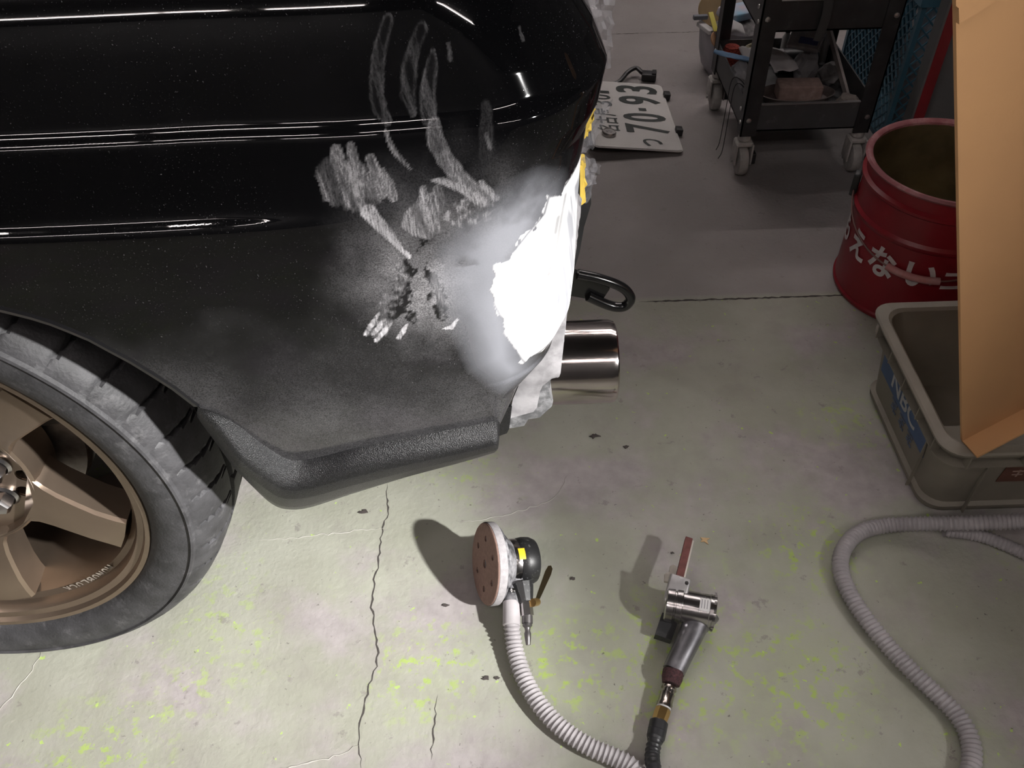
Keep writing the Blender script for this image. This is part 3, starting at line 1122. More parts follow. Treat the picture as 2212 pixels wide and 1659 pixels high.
# ------------------------------------------------------------------ orbital sander on its side
def orbital():
    c = at(1047, 1218, .053)
    n = Vector((-.935, -.22, .28)).normalized()          # out of the pad
    t = thing('orbital_sander', 'air orbital sander lying on its side, brown perforated pad and corrugated hose', 'sander', (c.x, c.y, 0))
    ax = -n
    Mx = frame(c, ax, (0, 0, 1))
    Mxs = Mx @ Matrix.Diagonal((1, 1, .78, 1))
    r = .0525
    M_foam = mat('foam_pad', (.40, .38, .39), .8, var=.12, vscale=200, bump=.3, bscale=900)
    pad = MB().lathe([(r - .001, 0), (r, .001), (r, .0022), (0, .0022)], Mx, 72)
    M_pad = mat('sandpaper', (.30, .19, .155), .9, var=.12, vscale=200, bump=.3, bscale=1500)
    p = pad.build('sanding_disc', M_pad, t)
    bores = MB()
    for a, q, rr in [(0, 0, .0058)] + [(q * 60 + 22, .033, .0042) for q in range(6)]:
        o = Mx @ Vector((q * math.cos(math.radians(a)), q * math.sin(math.radians(a)), 0))
        bores.cyl(o - ax * .003, o + ax * .006, rr, n=20)
        MB().lathe([(rr + .0010, .0024), (rr + .0010, .0120), (rr, .0120), (rr, .0024)], frame(o, ax), 20, closed=True).build('dust_hole', M_foam, p)
    cut(p, bores)
    MB().lathe([(r + .0005, .0022), (r + .0012, .004), (r + .0008, .0125), (r - .002, .0135), (r - .006, .0135)], Mx, 72, cap=False).build('backing_pad', mat('foam_pad', (.40, .38, .39), .8, var=.12, vscale=200, bump=.3, bscale=900), t)
    MB().lathe([(r - .002, .0132), (r - .0005, .0150), (r - .004, .0220), (r - .013, .0255), (r - .015, .0320), (r - .020, .037), (.029, .042), (.028, .046)], Mxs, 64, cap=False).build(
        'shroud', mat('dusty_shroud', (.05, .05, .055), .35, dust=.5, dcol=(.50, .49, .51), dscale=40), t)
    MB().lathe([(.0285, .042), (.030, .046), (.030, .053), (.0285, .055)], Mxs, 48).build('collar', M_chromed, t)
    b = MB().lathe([(.0285, .055), (.0305, .058), (.0315, .066), (.0310, .078), (.028, .086), (.019, .090), (0, .0915)], Mxs, 48)
    b.build('palm_grip', mat('speckled_black_rubber', (.018, .018, .019), .42, dust=.1, dcol=(.8, .8, .8), dscale=220), t)
    # small yellow label on the collar, facing up and away
    lab = MB()
    lab.lathe([(.0306, .0475), (.0306, .059), (.0300, .059), (.0300, .0475)], Mxs, 8, closed=True, a0=math.radians(2), a1=math.radians(30))
    lab.build('yellow_label', mat('yellow_label', (.85, .55, .03), .4), t)
    # exhaust and air-inlet housing towards the hose
    h0 = c + ax * .040
    f0, f1 = at(1098, 1272, .035), at(1107, 1306, .030)
    hd = (f1 - f0).normalized()
    MB().cyl(h0 + hd * .012, f1, .014, .0105, 24, .001).build('dust_port', mat('dusty_shroud', (1, 1, 1)), t)
    MB().cyl(f1 - hd * .004, at(1105, 1352, .024), .0112, .0112, 24, .001).build('hose_cuff', mat('grey_cuff', (.46, .43, .44), .55, var=.12, vscale=50), t)
    bolt = MB().lathe([(.003, 0), (.003, .002), (0, .0025)], frame(at(1108, 1275, .047), (0, -.5, .85)), 12)
    bolt.build('bolt', M_chrome, t)
    g0, g1, g2 = at(1128, 1262, .040), at(1136, 1302, .034), at(1139, 1330, .028)
    MB().tube([g0, g0.lerp(g1, .5), g1], .010, 10, rf=lambda i: (.0150, .0125, .0095)[i]).build('air_inlet', mat('speckled_black_rubber', (1, 1, 1)), t)
    MB().cyl(g1 - (g2 - g1) * .05, g2, .0082, .0082, 6).build('swivel_nut', M_chromed, t)
    g3, g4 = at(1139, 1347, .025), at(1140, 1372, .020)
    MB().cyl(g2, g3, .0070, .0070, 12).build('coupling', mat('dark_steel', (.16, .15, .15), .4, .8, dust=.1, dcol=(.4, .38, .38)), t)
    nb = MB().lathe([(.0058, 0), (.0062, .003), (.004, .005), (.0032, .009), (.0044, .012), (.0040, .018), (.0028, .026), (.0, .026)], frame(g3, g4 - g3), 16)
    nb.build('nipple', mat('dark_steel', (1, 1, 1)), t)
    # throttle lever, thin brass plate
    l0, l1 = at(1157, 1304, .036), at(1190, 1222, .020)
    d = (l1 - l0)
    sd = d.cross(Vector((.3, -.4, .9))).normalized()
    nn = sd.cross(d).normalized()
    Ml = Matrix(((d.x, sd.x, nn.x, l0.x), (d.y, sd.y, nn.y, l0.y), (d.z, sd.z, nn.z, l0.z), (0, 0, 0, 1)))
    lev = MB().prism([(0, -.002), (.25, -.003), (.8, -.0045), (.95, -.0035), (1, 0), (.95, .0035), (.8, .0045), (.25, .003), (0, .002)], -.0006, .0006, frame(l0, nn, d) @ Matrix.Diagonal((d.length, 1, 1, 1)))
    lev.build('throttle_lever', mat('brass_plate', (.62, .53, .30), .25, 1.0), t, smooth=False)
    MB().cyl(at(1150, 1302, .040), at(1160, 1300, .030), .0052, .0052, 14).build('lever_pivot', M_brass, t)
    hp = [at(1105, 1346, .024), at(1108, 1375, .017), at(1114, 1410, .0125), at(1132, 1465, .0115), at(1164, 1520, .0115), at(1212, 1572, .0115), at(1272, 1612, .0115), at(1332, 1638, .0115), at(1372, 1664, .0115), at(1384, 1705, .0115), at(1380, 1760, .0115)]
    hose_mesh(hp, .0112, .0058, .0022).build('vacuum_hose', M_hose, t, angle=60)
    return t


orbital()


# ------------------------------------------------------------------ belt sander
def belt():
    o = at(1490, 1312, 0)
    t = thing('belt_sander', 'chrome pneumatic belt sander with slim red-brown belt lying on the floor', 'sander', (o.x, o.y, 0))
    zc = .034
    a, b = at(1437, 1302, zc), at(1545, 1323, zc)
    ax = (b - a).normalized()
    L = (b - a).length
    Mx = frame(a, ax, (0, 0, 1))
    mt = MB().lathe([(.0, 0), (.0205, 0), (.0225, .0015), (.0228, .010), (.0214, .011), (.0214, .0125), (.0228, .0135), (.0228, L * .32), (.0205, L * .34), (.0205, L * .86), (.0212, L * .87), (.0212, L * .915), (.0200, L * .92),
                     (.0200, L * .935)], Mx, 56)
    mt.build('motor_housing', M_chromed, t)
    cp = MB().lathe([(.0216, L * .935), (.0216, L * .99), (.0200, L), (0, L)], Mx, 40)
    for k in range(12):
        an = k * math.pi / 6
        cp.box((.0216 * math.cos(an), .0216 * math.sin(an), L * .965), (.0035, .0035, L * .05), Mx)
    cp.build('end_cap', M_chromed, t)
    # label plate on the housing
    lb = MB().lathe([(.0209, L * .66), (.0209, L * .86), (.0203, L * .86), (.0203, L * .66)], Mx, 8, closed=True, a0=math.radians(-12), a1=math.radians(34))
    lb.build('data_label', M_white, t)
    for k in range(3):
        MB().lathe([(.02105, L * (.69 + .055 * k)), (.02105, L * (.705 + .055 * k)), (.0208, L * (.705 + .055 * k)), (.0208, L * (.69 + .055 * k))], Mx, 6, closed=True, a0=math.radians(-6), a1=math.radians(26)).build('label_print', mat('print_grey', (.25, .25, .26), .6), t)
    # handle: tapered squarish tube with flared shoulder
    h = [(1509, 1322, .028, .0172), (1504, 1342, .026, .0166), (1495, 1366, .0245, .0152), (1482, 1394, .0225, .0143), (1468, 1422, .020, .0139), (1455, 1450, .018, .0136)]
    MB().tube([at(1535, 1326, .027), at(1520, 1345, .025), at(1500, 1368, .023)], .01, 14, rf=lambda i: (.0125, .0115, .009)[i]).build('handle_gusset', mat('handle_metal', (.30, .29, .31), .36, .9, var=.2, vscale=40, dust=.10, dcol=(.5, .48, .5), dscale=40), t)
    P = smooth_path([at(*q[:2], q[2]) for q in h], 5)
    rr = np.interp(np.linspace(0, 5, len(P)), range(6), [q[3] for q in h])
    MB().tube(P, 1, 24, rf=lambda i: rr[i], flat=.82).build('handle', mat('handle_metal', (.30, .29, .31), .36, .9, var=.2, vscale=40, dust=.14, dcol=(.5, .48, .5), dscale=60), t)
    e0 = at(1455, 1449, .019)
    e1 = at(1449, 1478, .016)
    d = (e1 - e0)
    mf = MB().lathe([(.0118, 0), (.0126, .001), (.0126, d.length * .55), (.0105, d.length), (0, d.length)], frame(e0, d), 28)
    mf.build('exhaust_muffler', mat('sintered_red', (.075, .028, .032), .7, var=.6, vscale=400, bump=.8, bscale=900), t)
    e2, e3 = at(1446, 1484, .015), at(1434, 1528, .013)
    d = e3 - e2
    s = d.length
    cpl = MB().lathe([(.0062, -.006), (.0088, 0), (.0092, s * .12), (.0075, s * .16), (.0075, s * .3), (.0085, s * .34), (.0085, s * .78), (.0092, s * .82), (.0092, s), (0, s)], frame(e2, d), 28)
    cpl.build('coupler', mat('grubby_chrome', (.42, .38, .36), .22, 1.0, var=.3, vscale=120), t)
    MB().cyl(e3, e3 + d * .06, .0086, n=24).build('white_ring', M_white, t)
    e4, e5 = e3 + d * .06, at(1424, 1557, .011)
    MB().lathe([(.0088, 0), (.0092, (e5 - e4).length * .4), (.0084, (e5 - e4).length)], frame(e4, e5 - e4), 6).build('brass_nut', M_brass, t, angle=20)
    e6 = at(1415, 1600, .0105)
    bt = MB().lathe([(.0086, 0), (.0108, .002), (.0108, .012), (.0104, .0125), (.0108, .013), (.0106, .020), (.0102, .0205), (.0104, .021), (.009, (e6 - e5).length)], frame(e5, e6 - e5), 28)
    bt.build('hose_boot', M_black, t)
    hose_mesh([e5.lerp(e6, .8), at(1409, 1630, .014), at(1413, 1662, .024), at(1428, 1700, .018), at(1455, 1760, .0095)], .0088, .0062, .0012).build('air_hose', M_black, t)
    # belt arm: block, arm and belt loop
    k0, k1 = at(1461, 1285, .046), at(1470, 1248, .046)
    d = (k1 - k0).normalized()
    up = Vector((0, -.25, .97))
    Mk = frame(k0 - d * .012, up, d)
    blk = MB().box((.016, .0005, -.001), (.038, .027, .012), Mk, bev=.003).build('arm_block', mat('dusty_alloy', (.52, .5, .5), .45, .7, dust=.3, dcol=(.62, .6, .6), dscale=80), t)
    so = Mk @ Vector((.028, -.008, .0050))
    cut(blk, MB().cyl(so + up.normalized() * .002, so - up.normalized() * .006, .0026, n=16))
    MB().lathe([(.0024, 0), (.0024, .001), (0, .001)], frame(so - up.normalized() * .0058, up), 16).build('screw_hole', mat('dark_steel', (1, 1, 1)), t)
    b0, b1 = at(1466, 1254, .046), at(1488, 1163, .040)
    d = (b1 - b0)
    Mb = frame(b0, up, d)
    Lb = d.length
    pr = []
    wv = .0062
    for q in range(9):
        an = -math.pi / 2 + math.pi * q / 8
        pr.append((Lb - wv + wv * math.cos(an), wv * math.sin(an)))
    pr = [(0, -wv)] + pr + [(0, wv)]
    # the belt runs round the tip; its flat side faces up-left
    side = frame(b0, Mb.to_3x3() @ Vector((0, 1, 0)), d)
    MB().prism(pr, -.0046, .0046, side).build('sanding_belt', mat('red_belt', (.17, .062, .055), .85, var=.2, vscale=120, bump=.3, bscale=1200), t, angle=30)
    MB().prism([(0, -.0045), (Lb * .93, -.0045), (Lb * .93, .0045), (0, .0045)], -.0068, -.0048, side).build('belt_arm', mat('cream_arm', (.66, .62, .55), .5, var=.15), t, smooth=False)
    g0 = at(1450, 1240, .038)
    MB().prism([(-.012, -.005), (.010, -.006), (.013, 0), (.010, .004), (.002, .003), (-.003, .008), (-.012, .006)], -.005, .001, frame(g0, up, d)).build('belt_guard', mat('cream_arm', (1, 1, 1)), t)
    # black foot under the drive
    MB().prism([(0, -.010), (.030, -.011), (.030, .010), (0, .012)], -.012, .006, frame(at(1446, 1332, .016), (0, -.2, .98), at(1436, 1366, .006) - at(1446, 1332, .016))).build('drive_cover', M_blackm, t, smooth=False)
    return t


belt()

# loose hose on the right
vh = hose_mesh([at(2330, 1126, .085), at(2212, 1126, .055), at(2100, 1130, .042), at(1985, 1132, .022), at(1910, 1136, .0115), at(1858, 1150, .0115), at(1826, 1180, .0115), at(1815, 1220, .0115), at(1828, 1268, .0115), at(1862, 1325, .0115), at(1912, 1388, .0115),
                at(1968, 1448, .0115), at(2025, 1502, .0115), at(2070, 1548, .0115), at(2096, 1600, .0115), at(2098, 1655, .0115), at(2075, 1730, .0115)], .0112, .0056, .0024)
tag(vh.build('vacuum_hose', M_hose, angle=60, origin=at(1815, 1220)), 'long grey corrugated vacuum hose looping across the floor beside the plastic crate', 'hose')
vh2 = hose_mesh([at(2040, 1146, .0095), at(2120, 1158, .0095), at(2215, 1196, .0095), at(2290, 1232, .0095)], .0094, .0052, .0016)
tag(vh2.build('vacuum_hose', M_hose, angle=60, origin=at(2215, 1196)), 'short length of corrugated hose under the looping hose, beside the crate front', 'hose')

# ------------------------------------------------------------------ number plate
PA_ = at(1477, 330, .006)
pu, pvv = Vector((-.004, .318, 0)), Vector((-.200, .004, .022))
plate = thing('number_plate', 'white Japanese licence plate with embossed digits lying on the grey floor', 'number plate', (PA_.x, PA_.y, 0))
Mp = frame(PA_, pu.cross(pvv), pu)
LU, LV = pu.length, pvv.length


def rrect(x0, y0, x1, y1, r, k=5):
    out = []
    for cx, cy, a0 in ((x1 - r, y1 - r, 0), (x0 + r, y1 - r, 90), (x0 + r, y0 + r, 180), (x1 - r, y0 + r, 270)):
        for i in range(k + 1):
            a = math.radians(a0 + 90 * i / k)
            out.append((cx + r * math.cos(a), cy + r * math.sin(a)))
    return out


M_plate = mat('plate_white', (.62, .60, .58), .45, var=.06, vscale=12, dust=.08, dcol=(.4, .38, .37))
pb = MB().prism(rrect(0, 0, LU, LV, .012), 0, .0016, Mp)
base = pb.build('plate_sheet', M_plate, plate, angle=20)
oo, ii = rrect(.002, .002, LU - .002, LV - .002, .011), rrect(.006, .006, LU - .006, LV - .006, .009)
n = len(oo)
MB().add([Mp @ Vector((x, y, .0028)) for x, y in oo] + [Mp @ Vector((x, y, .0018)) for x, y in ii], [(i, (i + 1) % n, n + (i + 1) % n, n + i) for i in range(n)]).build('plate_rim', M_plate, plate)
M_dig = mat('plate_green_black', (.016, .022, .020), .5)


def ptext(s, u0, u1, v0, v1, bold, name, par=None):
    vs, fs = fit_text(s, u0 * LU, u1 * LU, v0 * LV, v1 * LV, bold)
    MB().add([Mp @ Vector((p[0], p[1], .0024)) for p in vs], fs).build(name, M_dig, par or plate, smooth=False)


ptext('7', .235, .360, .08, .585, .016, 'plate_digit')
ptext('0', .400, .520, .08, .585, .022, 'plate_digit')
ptext('-', .560, .600, .285, .375, .02, 'plate_hyphen')
ptext('9', .655, .785, .08, .585, .022, 'plate_digit')
ptext('3', .835, .955, .08, .585, .022, 'plate_digit')
ptext('つ', .055, .150, .21, .43, .012, 'plate_kana')
ptext('名', .215, .315, .66, .915, .012, 'plate_kanji')
ptext('古', .335, .435, .66, .915, .012, 'plate_kanji')
ptext('屋', .455, .555, .66, .915, .012, 'plate_kanji')
ptext('3', .60, .675, .68, .905, .014, 'plate_digit')
ptext('0', .70, .775, .68, .905, .014, 'plate_digit')
ptext('1', .80, .84, .68, .905, .014, 'plate_digit')
sl = MB().lathe([(.0165, 0), (.0165, .005), (.0145, .008), (.013, .008), (.0125, .0068), (.006, .0068), (.0055, .0075), (0, .0075)], Mp @ Matrix.Translation((.150 * LU + .012, .80 * LV, .0016)), 36)
sl.build('plate_seal', mat('seal_alloy', (.42, .40, .39), .35, .9, var=.2, vscale=80), plate)
for uq in (.285, .82):
    MB().box((uq * LU, -.004, .003), (.020, .016, .016), Mp, bev=.002).build('plate_clip', M_black, plate)
# holder frame beneath, with lamp lead
MB().prism(rrect(.02, .05, LU - .03, LV + .004, .01), -.012, -.001, Mp).build('plate_holder', M_black, plate)
br = MB()
br.cyl(Mp @ Vector((.03, LV + .004, -.004)), Mp @ Vector((.14, LV + .004, -.004)), .004, n=10)
br.build('holder_wire', M_chromed, plate)
ld_ = smooth_path([at(1300, 186, .012), at(1335, 178, .012), at(1356, 156, .016), at(1374, 147, .02), at(1386, 156, .016), at(1396, 162, .012)], 6)
ca = MB().tube(ld_, .0055, 8)
ca.build('lamp_lead', M_black, plate)
cn = MB().box((0, 0, 0), (.036, .028, .018), frame(at(1402, 164, .011), (0, 0, 1), (1, -.2, 0)), bev=.003)
cn.box((.012, 0, .006), (.01, .022, .012), frame(at(1402, 164, .011), (0, 0, 1), (1, -.2, 0)))
cn.build('lead_connector', M_black, plate)

# ------------------------------------------------------------------ red pail
PC = Vector((.727, 1.216, 0))
PR, PH = .131, .256
pail = thing('metal_pail', 'dented red metal pail with white hand-painted Japanese lettering and wire handle', 'pail', PC)
Tp = Matrix.Translation(PC)
bd = MB().lathe([(0, .004), (PR - .006, .004), (PR - .004, 0), (PR, .002), (PR + .001, .008), (PR - .002, .011), (PR - .002, PH * .60), (PR + .002, PH * .62), (PR + .0025, PH * .64), (PR - .002, PH * .66), (PR - .002, PH * .83),
                 (PR + .0025, PH * .845), (PR + .003, PH * .865), (PR - .003, PH * .88), (PR - .001, PH * .97)], Tp, 96, cap=False)
bd.build('pail_body', M_red, pail)
MB().lathe([(PR - .001, PH * .965), (PR + .004, PH * .972), (PR + .006, PH * .985), (PR + .003, PH), (PR - .002, PH * .998), (PR - .006, PH * .985), (PR - .006, PH * .965)], Tp, 96, closed=True).build(
    'pail_rim', mat('scuffed_rim', (.30, .10, .11), .55, var=.3, vscale=25, dust=.35, dcol=(.45, .36, .36), dscale=25), pail)
MB().lathe([(PR - .006, PH * .97), (PR - .007, .01), (0, .01)], Tp, 72, cap=False).build('pail_lining', mat('brassy_lining', (.30, .24, .13), .35, .8, var=.3, vscale=20), pail)
M_kana = mat('white_kana', (.62, .57, .57), .6, var=.15, vscale=60)


def cyl_text(s, ang, zc, hh, ww, bold, par):
    vs, fs = fit_text(s, -ww / 2, ww / 2, -hh / 2, hh / 2, bold)
    bm = bmesh.new()
    bv = [bm.verts.new(p) for p in vs]
    for f in fs:
        try:
            bm.faces.new([bv[i] for i in f])
        except ValueError:
            pass
    bmesh.ops.triangulate(bm, faces=bm.faces[:])
    bmesh.ops.subdivide_edges(bm, edges=[e_ for e_ in bm.edges if e_.calc_length() > .012], cuts=2, use_grid_fill=False)
    bmesh.ops.triangulate(bm, faces=bm.faces[:])
    bm.verts.index_update()
    out = []
    for v in bm.verts:
        a = ang + v.co.x / PR
        out.append((PC.x + (PR - .0006) * math.cos(a), PC.y + (PR - .0006) * math.sin(a), zc + v.co.y))
    fs = [tuple(v.index for v in f.verts) for f in bm.faces]
    bm.free()
    MB().add(out, fs).build('painted_character', M_kana, par, smooth=False)


for ch, an, wd, hh in (('も', -194, .042, .050), ('え', -168, .044, .054), ('な', -143, .050, .056), ('い', -114, .050, .046), ('ゴ', -87, .054, .046), ('ミ', -62, .040, .046)):
    cyl_text(ch, math.radians(an), .112, hh, wd, .028, pail)
# wire handle hanging down the front, with grip and ears
hw = []
for k in range(41):
    a = math.radians(-205 + 180 * k / 40)
    s_ = math.sin(math.pi * k / 40)
    hw.append(PC + Vector(((PR + .005) * math.cos(a), (PR + .005) * math.sin(a), .180 - .070 * s_ ** .8)))
MB().tube(hw, .0017, 8).build('wire_handle', mat('rusty_wire', (.22, .12, .11), .5, .6), pail)
MB().tube(hw[15:24], .0062, 12).build('handle_grip', mat('pink_grip', (.46, .20, .20), .6, dust=.3, dcol=(.5, .4, .4)), pail)
for k in (0, 40):
    p = hw[k]
    MB().box((0, 0, 0), (.012, .022, .042), frame(p, (0, 0, 1), p - Vector((PC.x, PC.y, p.z))), bev=.003).build('handle_ear', M_blackm, pail)

# ------------------------------------------------------------------ grey plastic crate
CX0, CX1, CY0, CY1, CH = .572, .99, .712, .955, .152
crate = thing('plastic_crate', 'dusty grey-beige plastic crate with blue printed label beside the red pail', 'crate', ((CX0 + CX1) / 2, (CY0 + CY1) / 2, 0))
M_crate = mat('crate_plastic', (.20, .178, .142), .55, var=.14, vscale=12, dust=.12, dcol=(.27, .25, .23), dscale=14)
fl = .016                                                 # outward flare at the top


def ring(z, grow, r, k=6):
    f = fl * z / CH + grow
    return [Vector((x, y, z)) for x, y in rrect(CX0 - f, CY0 - f, CX1 + f, CY1 + f, r, k)]


def loft(rings, closed=False, cap=False):
    n = len(rings[0])
    vs = [p for r in rings for p in r]
    fs = []
    m = len(rings)
    for i in range(m if closed else m - 1):
        i2 = (i + 1) % m
        fs += [(i * n + j, i * n + (j + 1) % n, i2 * n + (j + 1) % n, i2 * n + j) for j in range(n)]
    if cap:
        fs.append(tuple(range(n))[::-1])
    return MB().add(vs, fs)


loft([ring(0, 0, .03), ring(.008, .004, .03), ring(.016, .004, .03), ring(.020, -.002, .03), ring(CH * .80, -.002, .03), ring(CH - .002, -.003, .03), ring(CH, -.006, .03), ring(CH * .5, -.010, .03), ring(.01, -.012, .03)], cap=False).build('crate_body', M_crate, crate, angle=30)
MB().prism([(p.x, p.y) for p in ring(.01, -.011, .03)], .006, .011).build('crate_floor', M_crate, crate, smooth=False)
loft([ring(CH - .003, -.004, .03), ring(CH - .003, .012, .032), ring(CH + .002, .013, .032), ring(CH + .004, .010, .031), ring(CH + .004, -.002, .03), ring(CH, -.006, .03)], closed=True).build('crate_rim', M_crate, crate, angle=30)
loft([ring(CH * .80, -.002, .03), ring(CH * .80, .010, .032), ring(CH * .80 + .0025, .010, .032), ring(CH * .80 + .0025, -.002, .03)], closed=True).build('crate_ledge', M_crate, crate, angle=30)
for y in np.linspace(CY0 + .01, CY1 - .012, 5):
    MB().box((CX0 - fl * .9 - .0045, y, CH * .90), (.012, .0025, CH * .19)).build('crate_rib', M_crate, crate, smooth=False)
for x in np.linspace(CX0 + .01, CX1 - .03, 6):
    MB().box((x, CY0 - fl * .9 - .0045, CH * .90), (.0025, .012, CH * .19)).build('crate_rib', M_crate, crate, smooth=False)
for x, y, sx, sy in ((CX0 - .003, CY0 + .040, .005, .002), (CX0 + .05, CY0 - .003, .002, .005)):
    MB().box((x - (fl * .4 if sx > sy else 0), y - (fl * .4 if sy > sx else 0), CH * .42), (sx, sy, CH * .72)).build('crate_rib', M_crate, crate, smooth=False)
# printed label on the short side: local x runs towards the camera side (-y), local y up
lean = math.atan2(fl, CH)
Mlab = frame((CX0 - fl * .56 + .0012, CY1 - .028, CH * .545), Vector((-math.cos(lean), 0, -math.sin(lean))), (0, -1, 0))
lb = MB().box((.088, .013, 0), (.176, .052, .0008), Mlab)
lb.build('blue_label', mat('label_blue', (.05, .10, .22), .5, var=.15, vscale=30), crate, smooth=False)
M_lw = mat('label_print_white', (.42, .42, .42), .6)
vs_, fs_ = fit_text('NBC', .042, .136, -.004, .028, .02)
MB().add([Mlab @ Vector((p[0], p[1], .0007)) for p in vs_], fs_).build('label_letters', M_lw, crate, smooth=False)
M_lb = mat('label_print_blue', (.10, .13, .20), .6)
for q in range(3):
    x = .055 + q * .032
    k = MB()
    for (u0, v0, u1, v1) in ((0, .018, .020, .021), (.003, .010, .018, .0128), (.009, .0, .0122, .021), (.001, .003, .008, .006), (.014, .001, .020, .004)):
        k.box((x + (u0 + u1) / 2, -.037 + (v0 + v1) / 2, 0), (u1 - u0, v1 - v0, .0008), Mlab)
    k.build('label_smudge', M_lb, crate, smooth=False)
Mbr = frame((CX0 + .075, CY0 - fl * .62 + .001, CH * .60), (0, -math.cos(lean), -math.sin(lean) * 1), (1, 0, 0))
MB().box((.13, 0, 0), (.26, .040, .0012), Mbr).build('brown_label', mat('label_brown', (.115, .045, .028), .6, var=.2, vscale=30), crate, smooth=False)
for q in range(6):
    x = .012 + q * .040
    k = MB()
    for (u0, v0, u1, v1) in ((0, .012, .018, .0145), (.008, .0, .0105, .016), (.002, .004, .016, .0064)):
        k.box((x + (u0 + u1) / 2, -.008 + (v0 + v1) / 2, .0007), (u1 - u0, v1 - v0, .0005), Mbr)
    k.build('label_smudge', mat('label_print_tan', (.34, .24, .2), .6), crate, smooth=False)

# ------------------------------------------------------------------ folded cardboard sheet leaning on the crate
e1, e2, e3 = Vector((-.374, -.113, .92)).normalized(), Vector((.884, .257, .391)).normalized(), Vector((.281, -.96, 0)).normalized()
cb = at(2079, 953, CH + .006)
card = thing('cardboard_sheet', 'large tan cardboard sheet with folded lower edge standing over the grey crate', 'cardboard', (cb.x, cb.y, 0))
Mc = Matrix(((e2.x, e1.x, e3.x, cb.x), (e2.y, e1.y, e3.y, cb.y), (e2.z, e1.z, e3.z, cb.z), (0, 0, 0, 1)))
MB().box((.20, .33, -.002), (.40, .66, .004), Mc).build('main_panel', M_card, card, smooth=False)
MB().box((.20, -.001, .0130), (.40, .0035, .030), Mc).build('folded_strip', M_card, card, smooth=False)
_nc = e3
def on_card(px, py, off=.0):
    d_ = ray(px, py)
    o_ = Vector((0, 0, CAM_H))
    p_ = o_ + d_ * ((cb + e3 * off - o_).dot(_nc) / d_.dot(_nc)) - cb
    return (p_.dot(e2), p_.dot(e1))


MB().prism([on_card(*q, .006) for q in ((2058, -60), (2060, 10), (2066, 15), (2067, 50), (2134, 8), (2142, 0), (2170, -60))], .0025, .0065, Mc).build('top_flap', M_card, card, smooth=False)

# ------------------------------------------------------------------ tool trolley
X0, X1, Yf, Yb = .487, .752, 1.598, 1.912
tr = thing('tool_trolley', 'black angle-steel tool trolley on four grey casters, with two trays', 'trolley', ((X0 + X1) / 2, (Yf + Yb) / 2, 0))
M_cast = mat('caster_grey', (.40, .38, .36), .6, var=.2, vscale=60)
M_zinc = mat('zinc', (.45, .44, .43), .4, .9, var=.2, vscale=90)
LT = .60
for sx, x in ((1, X0), (-1, X1)):
    for sy, y in ((1, Yf), (-1, Yb)):
        lg = MB()
        lg.box((x + sx * .016, y + .0015 * sy, .09 + LT / 2), (.032, .003, LT))
        lg.box((x + sx * .0015, y + sy * .016, .09 + LT / 2), (.003, .032, LT))
        lg.build('leg', M_blackm, tr, smooth=False)
        cx, cy = x + sx * .014, y + sy * .014
        cs = MB()
        cs.cyl((cx, cy, .076), (cx, cy, .094), .013, n=20, bev=.002)
        cs.box((cx, cy, .070), (.034, .030, .010), bev=.003)
        cs.box((cx - .0165, cy - .004, .050), (.004, .034, .046), bev=.001).box((cx + .0165, cy - .004, .050), (.004, .034, .046), bev=.001)
        cst = cs.build('caster', M_cast, tr)
        MB().lathe([(0, -.011), (.022, -.011), (.029, -.009), (.031, -.004), (.031, .004), (.029, .009), (.022, .011), (0, .011)], frame((cx, cy - .006, .031), (1, 0, 0)), 32).build('caster_wheel', M_cast, cst)
        MB().cyl((cx - .022, cy - .006, .031), (cx + .022, cy - .006, .031), .004, n=10).build('axle_bolt', M_zinc, cst)
        MB().box((cx + .023, cy - .004, .036), (.012, .018, .024), bev=.002).build('brake_tab', M_black, cst)
for zb_, zt in ((.100, .158), (.305, .363)):
    ty = MB()
    h_ = zt - zb_
    ty.box(((X0 + X1) / 2, (Yf + Yb) / 2, zb_ + .0015), (X1 - X0 - .006, Yb - Yf - .006, .003))
    ty.box(((X0 + X1) / 2, Yf + .0045, zb_ + h_ / 2), (X1 - X0 - .006, .003, h_)).box(((X0 + X1) / 2, Yb - .0045, zb_ + h_ / 2), (X1 - X0 - .006, .003, h_))
    ty.box((X0 + .0045, (Yf + Yb) / 2, zb_ + h_ / 2), (.003, Yb - Yf - .006, h_)).box((X1 - .0045, (Yf + Yb) / 2, zb_ + h_ / 2), (.003, Yb - Yf - .006, h_))
    tray = ty.build('tray', mat('tray_grey_black', (.05, .05, .052), .5, var=.2, dust=.1, dcol=(.22, .21, .21)) if zb_ < .2 else M_blackm, tr, smooth=False)
    MB().box(((X0 + X1) / 2, Yf + .003, zt + .001), (X1 - X0 - .066, .007, .002)).build('tray_edge', mat('worn_edge', (.16, .15, .15), .5), tray, smooth=False)
    for bx_, by_, nrm in ((X0 + .012, Yf - .0005, (0, -1, 0)), (X1 - .012, Yf - .0005, (0, -1, 0))):
        MB().lathe([(.0055, 0), (.005, .002), (.002, .0032), (0, .0034)], frame((bx_, by_, zb_ + h_ * .45), nrm), 14).build('bolt', M_zinc, tray)
    for yy_ in (Yf + .012, Yf + .024, Yb - .018):
        MB().lathe([(.0045, 0), (.004, .002), (0, .003)], frame((X0 - .0005, yy_, zb_ + h_ * (.3 if yy_ == Yf + .012 else .7)), (-1, 0, 0)), 12).build('bolt', M_zinc, tray)

# things in the lower tray
TZ = .104
def lying(px, py, z):
    return at(px, py, z)


M_bag = mat('grey_plastic_bag', (.40, .39, .41), .3, alpha=.75, var=.2, vscale=20)


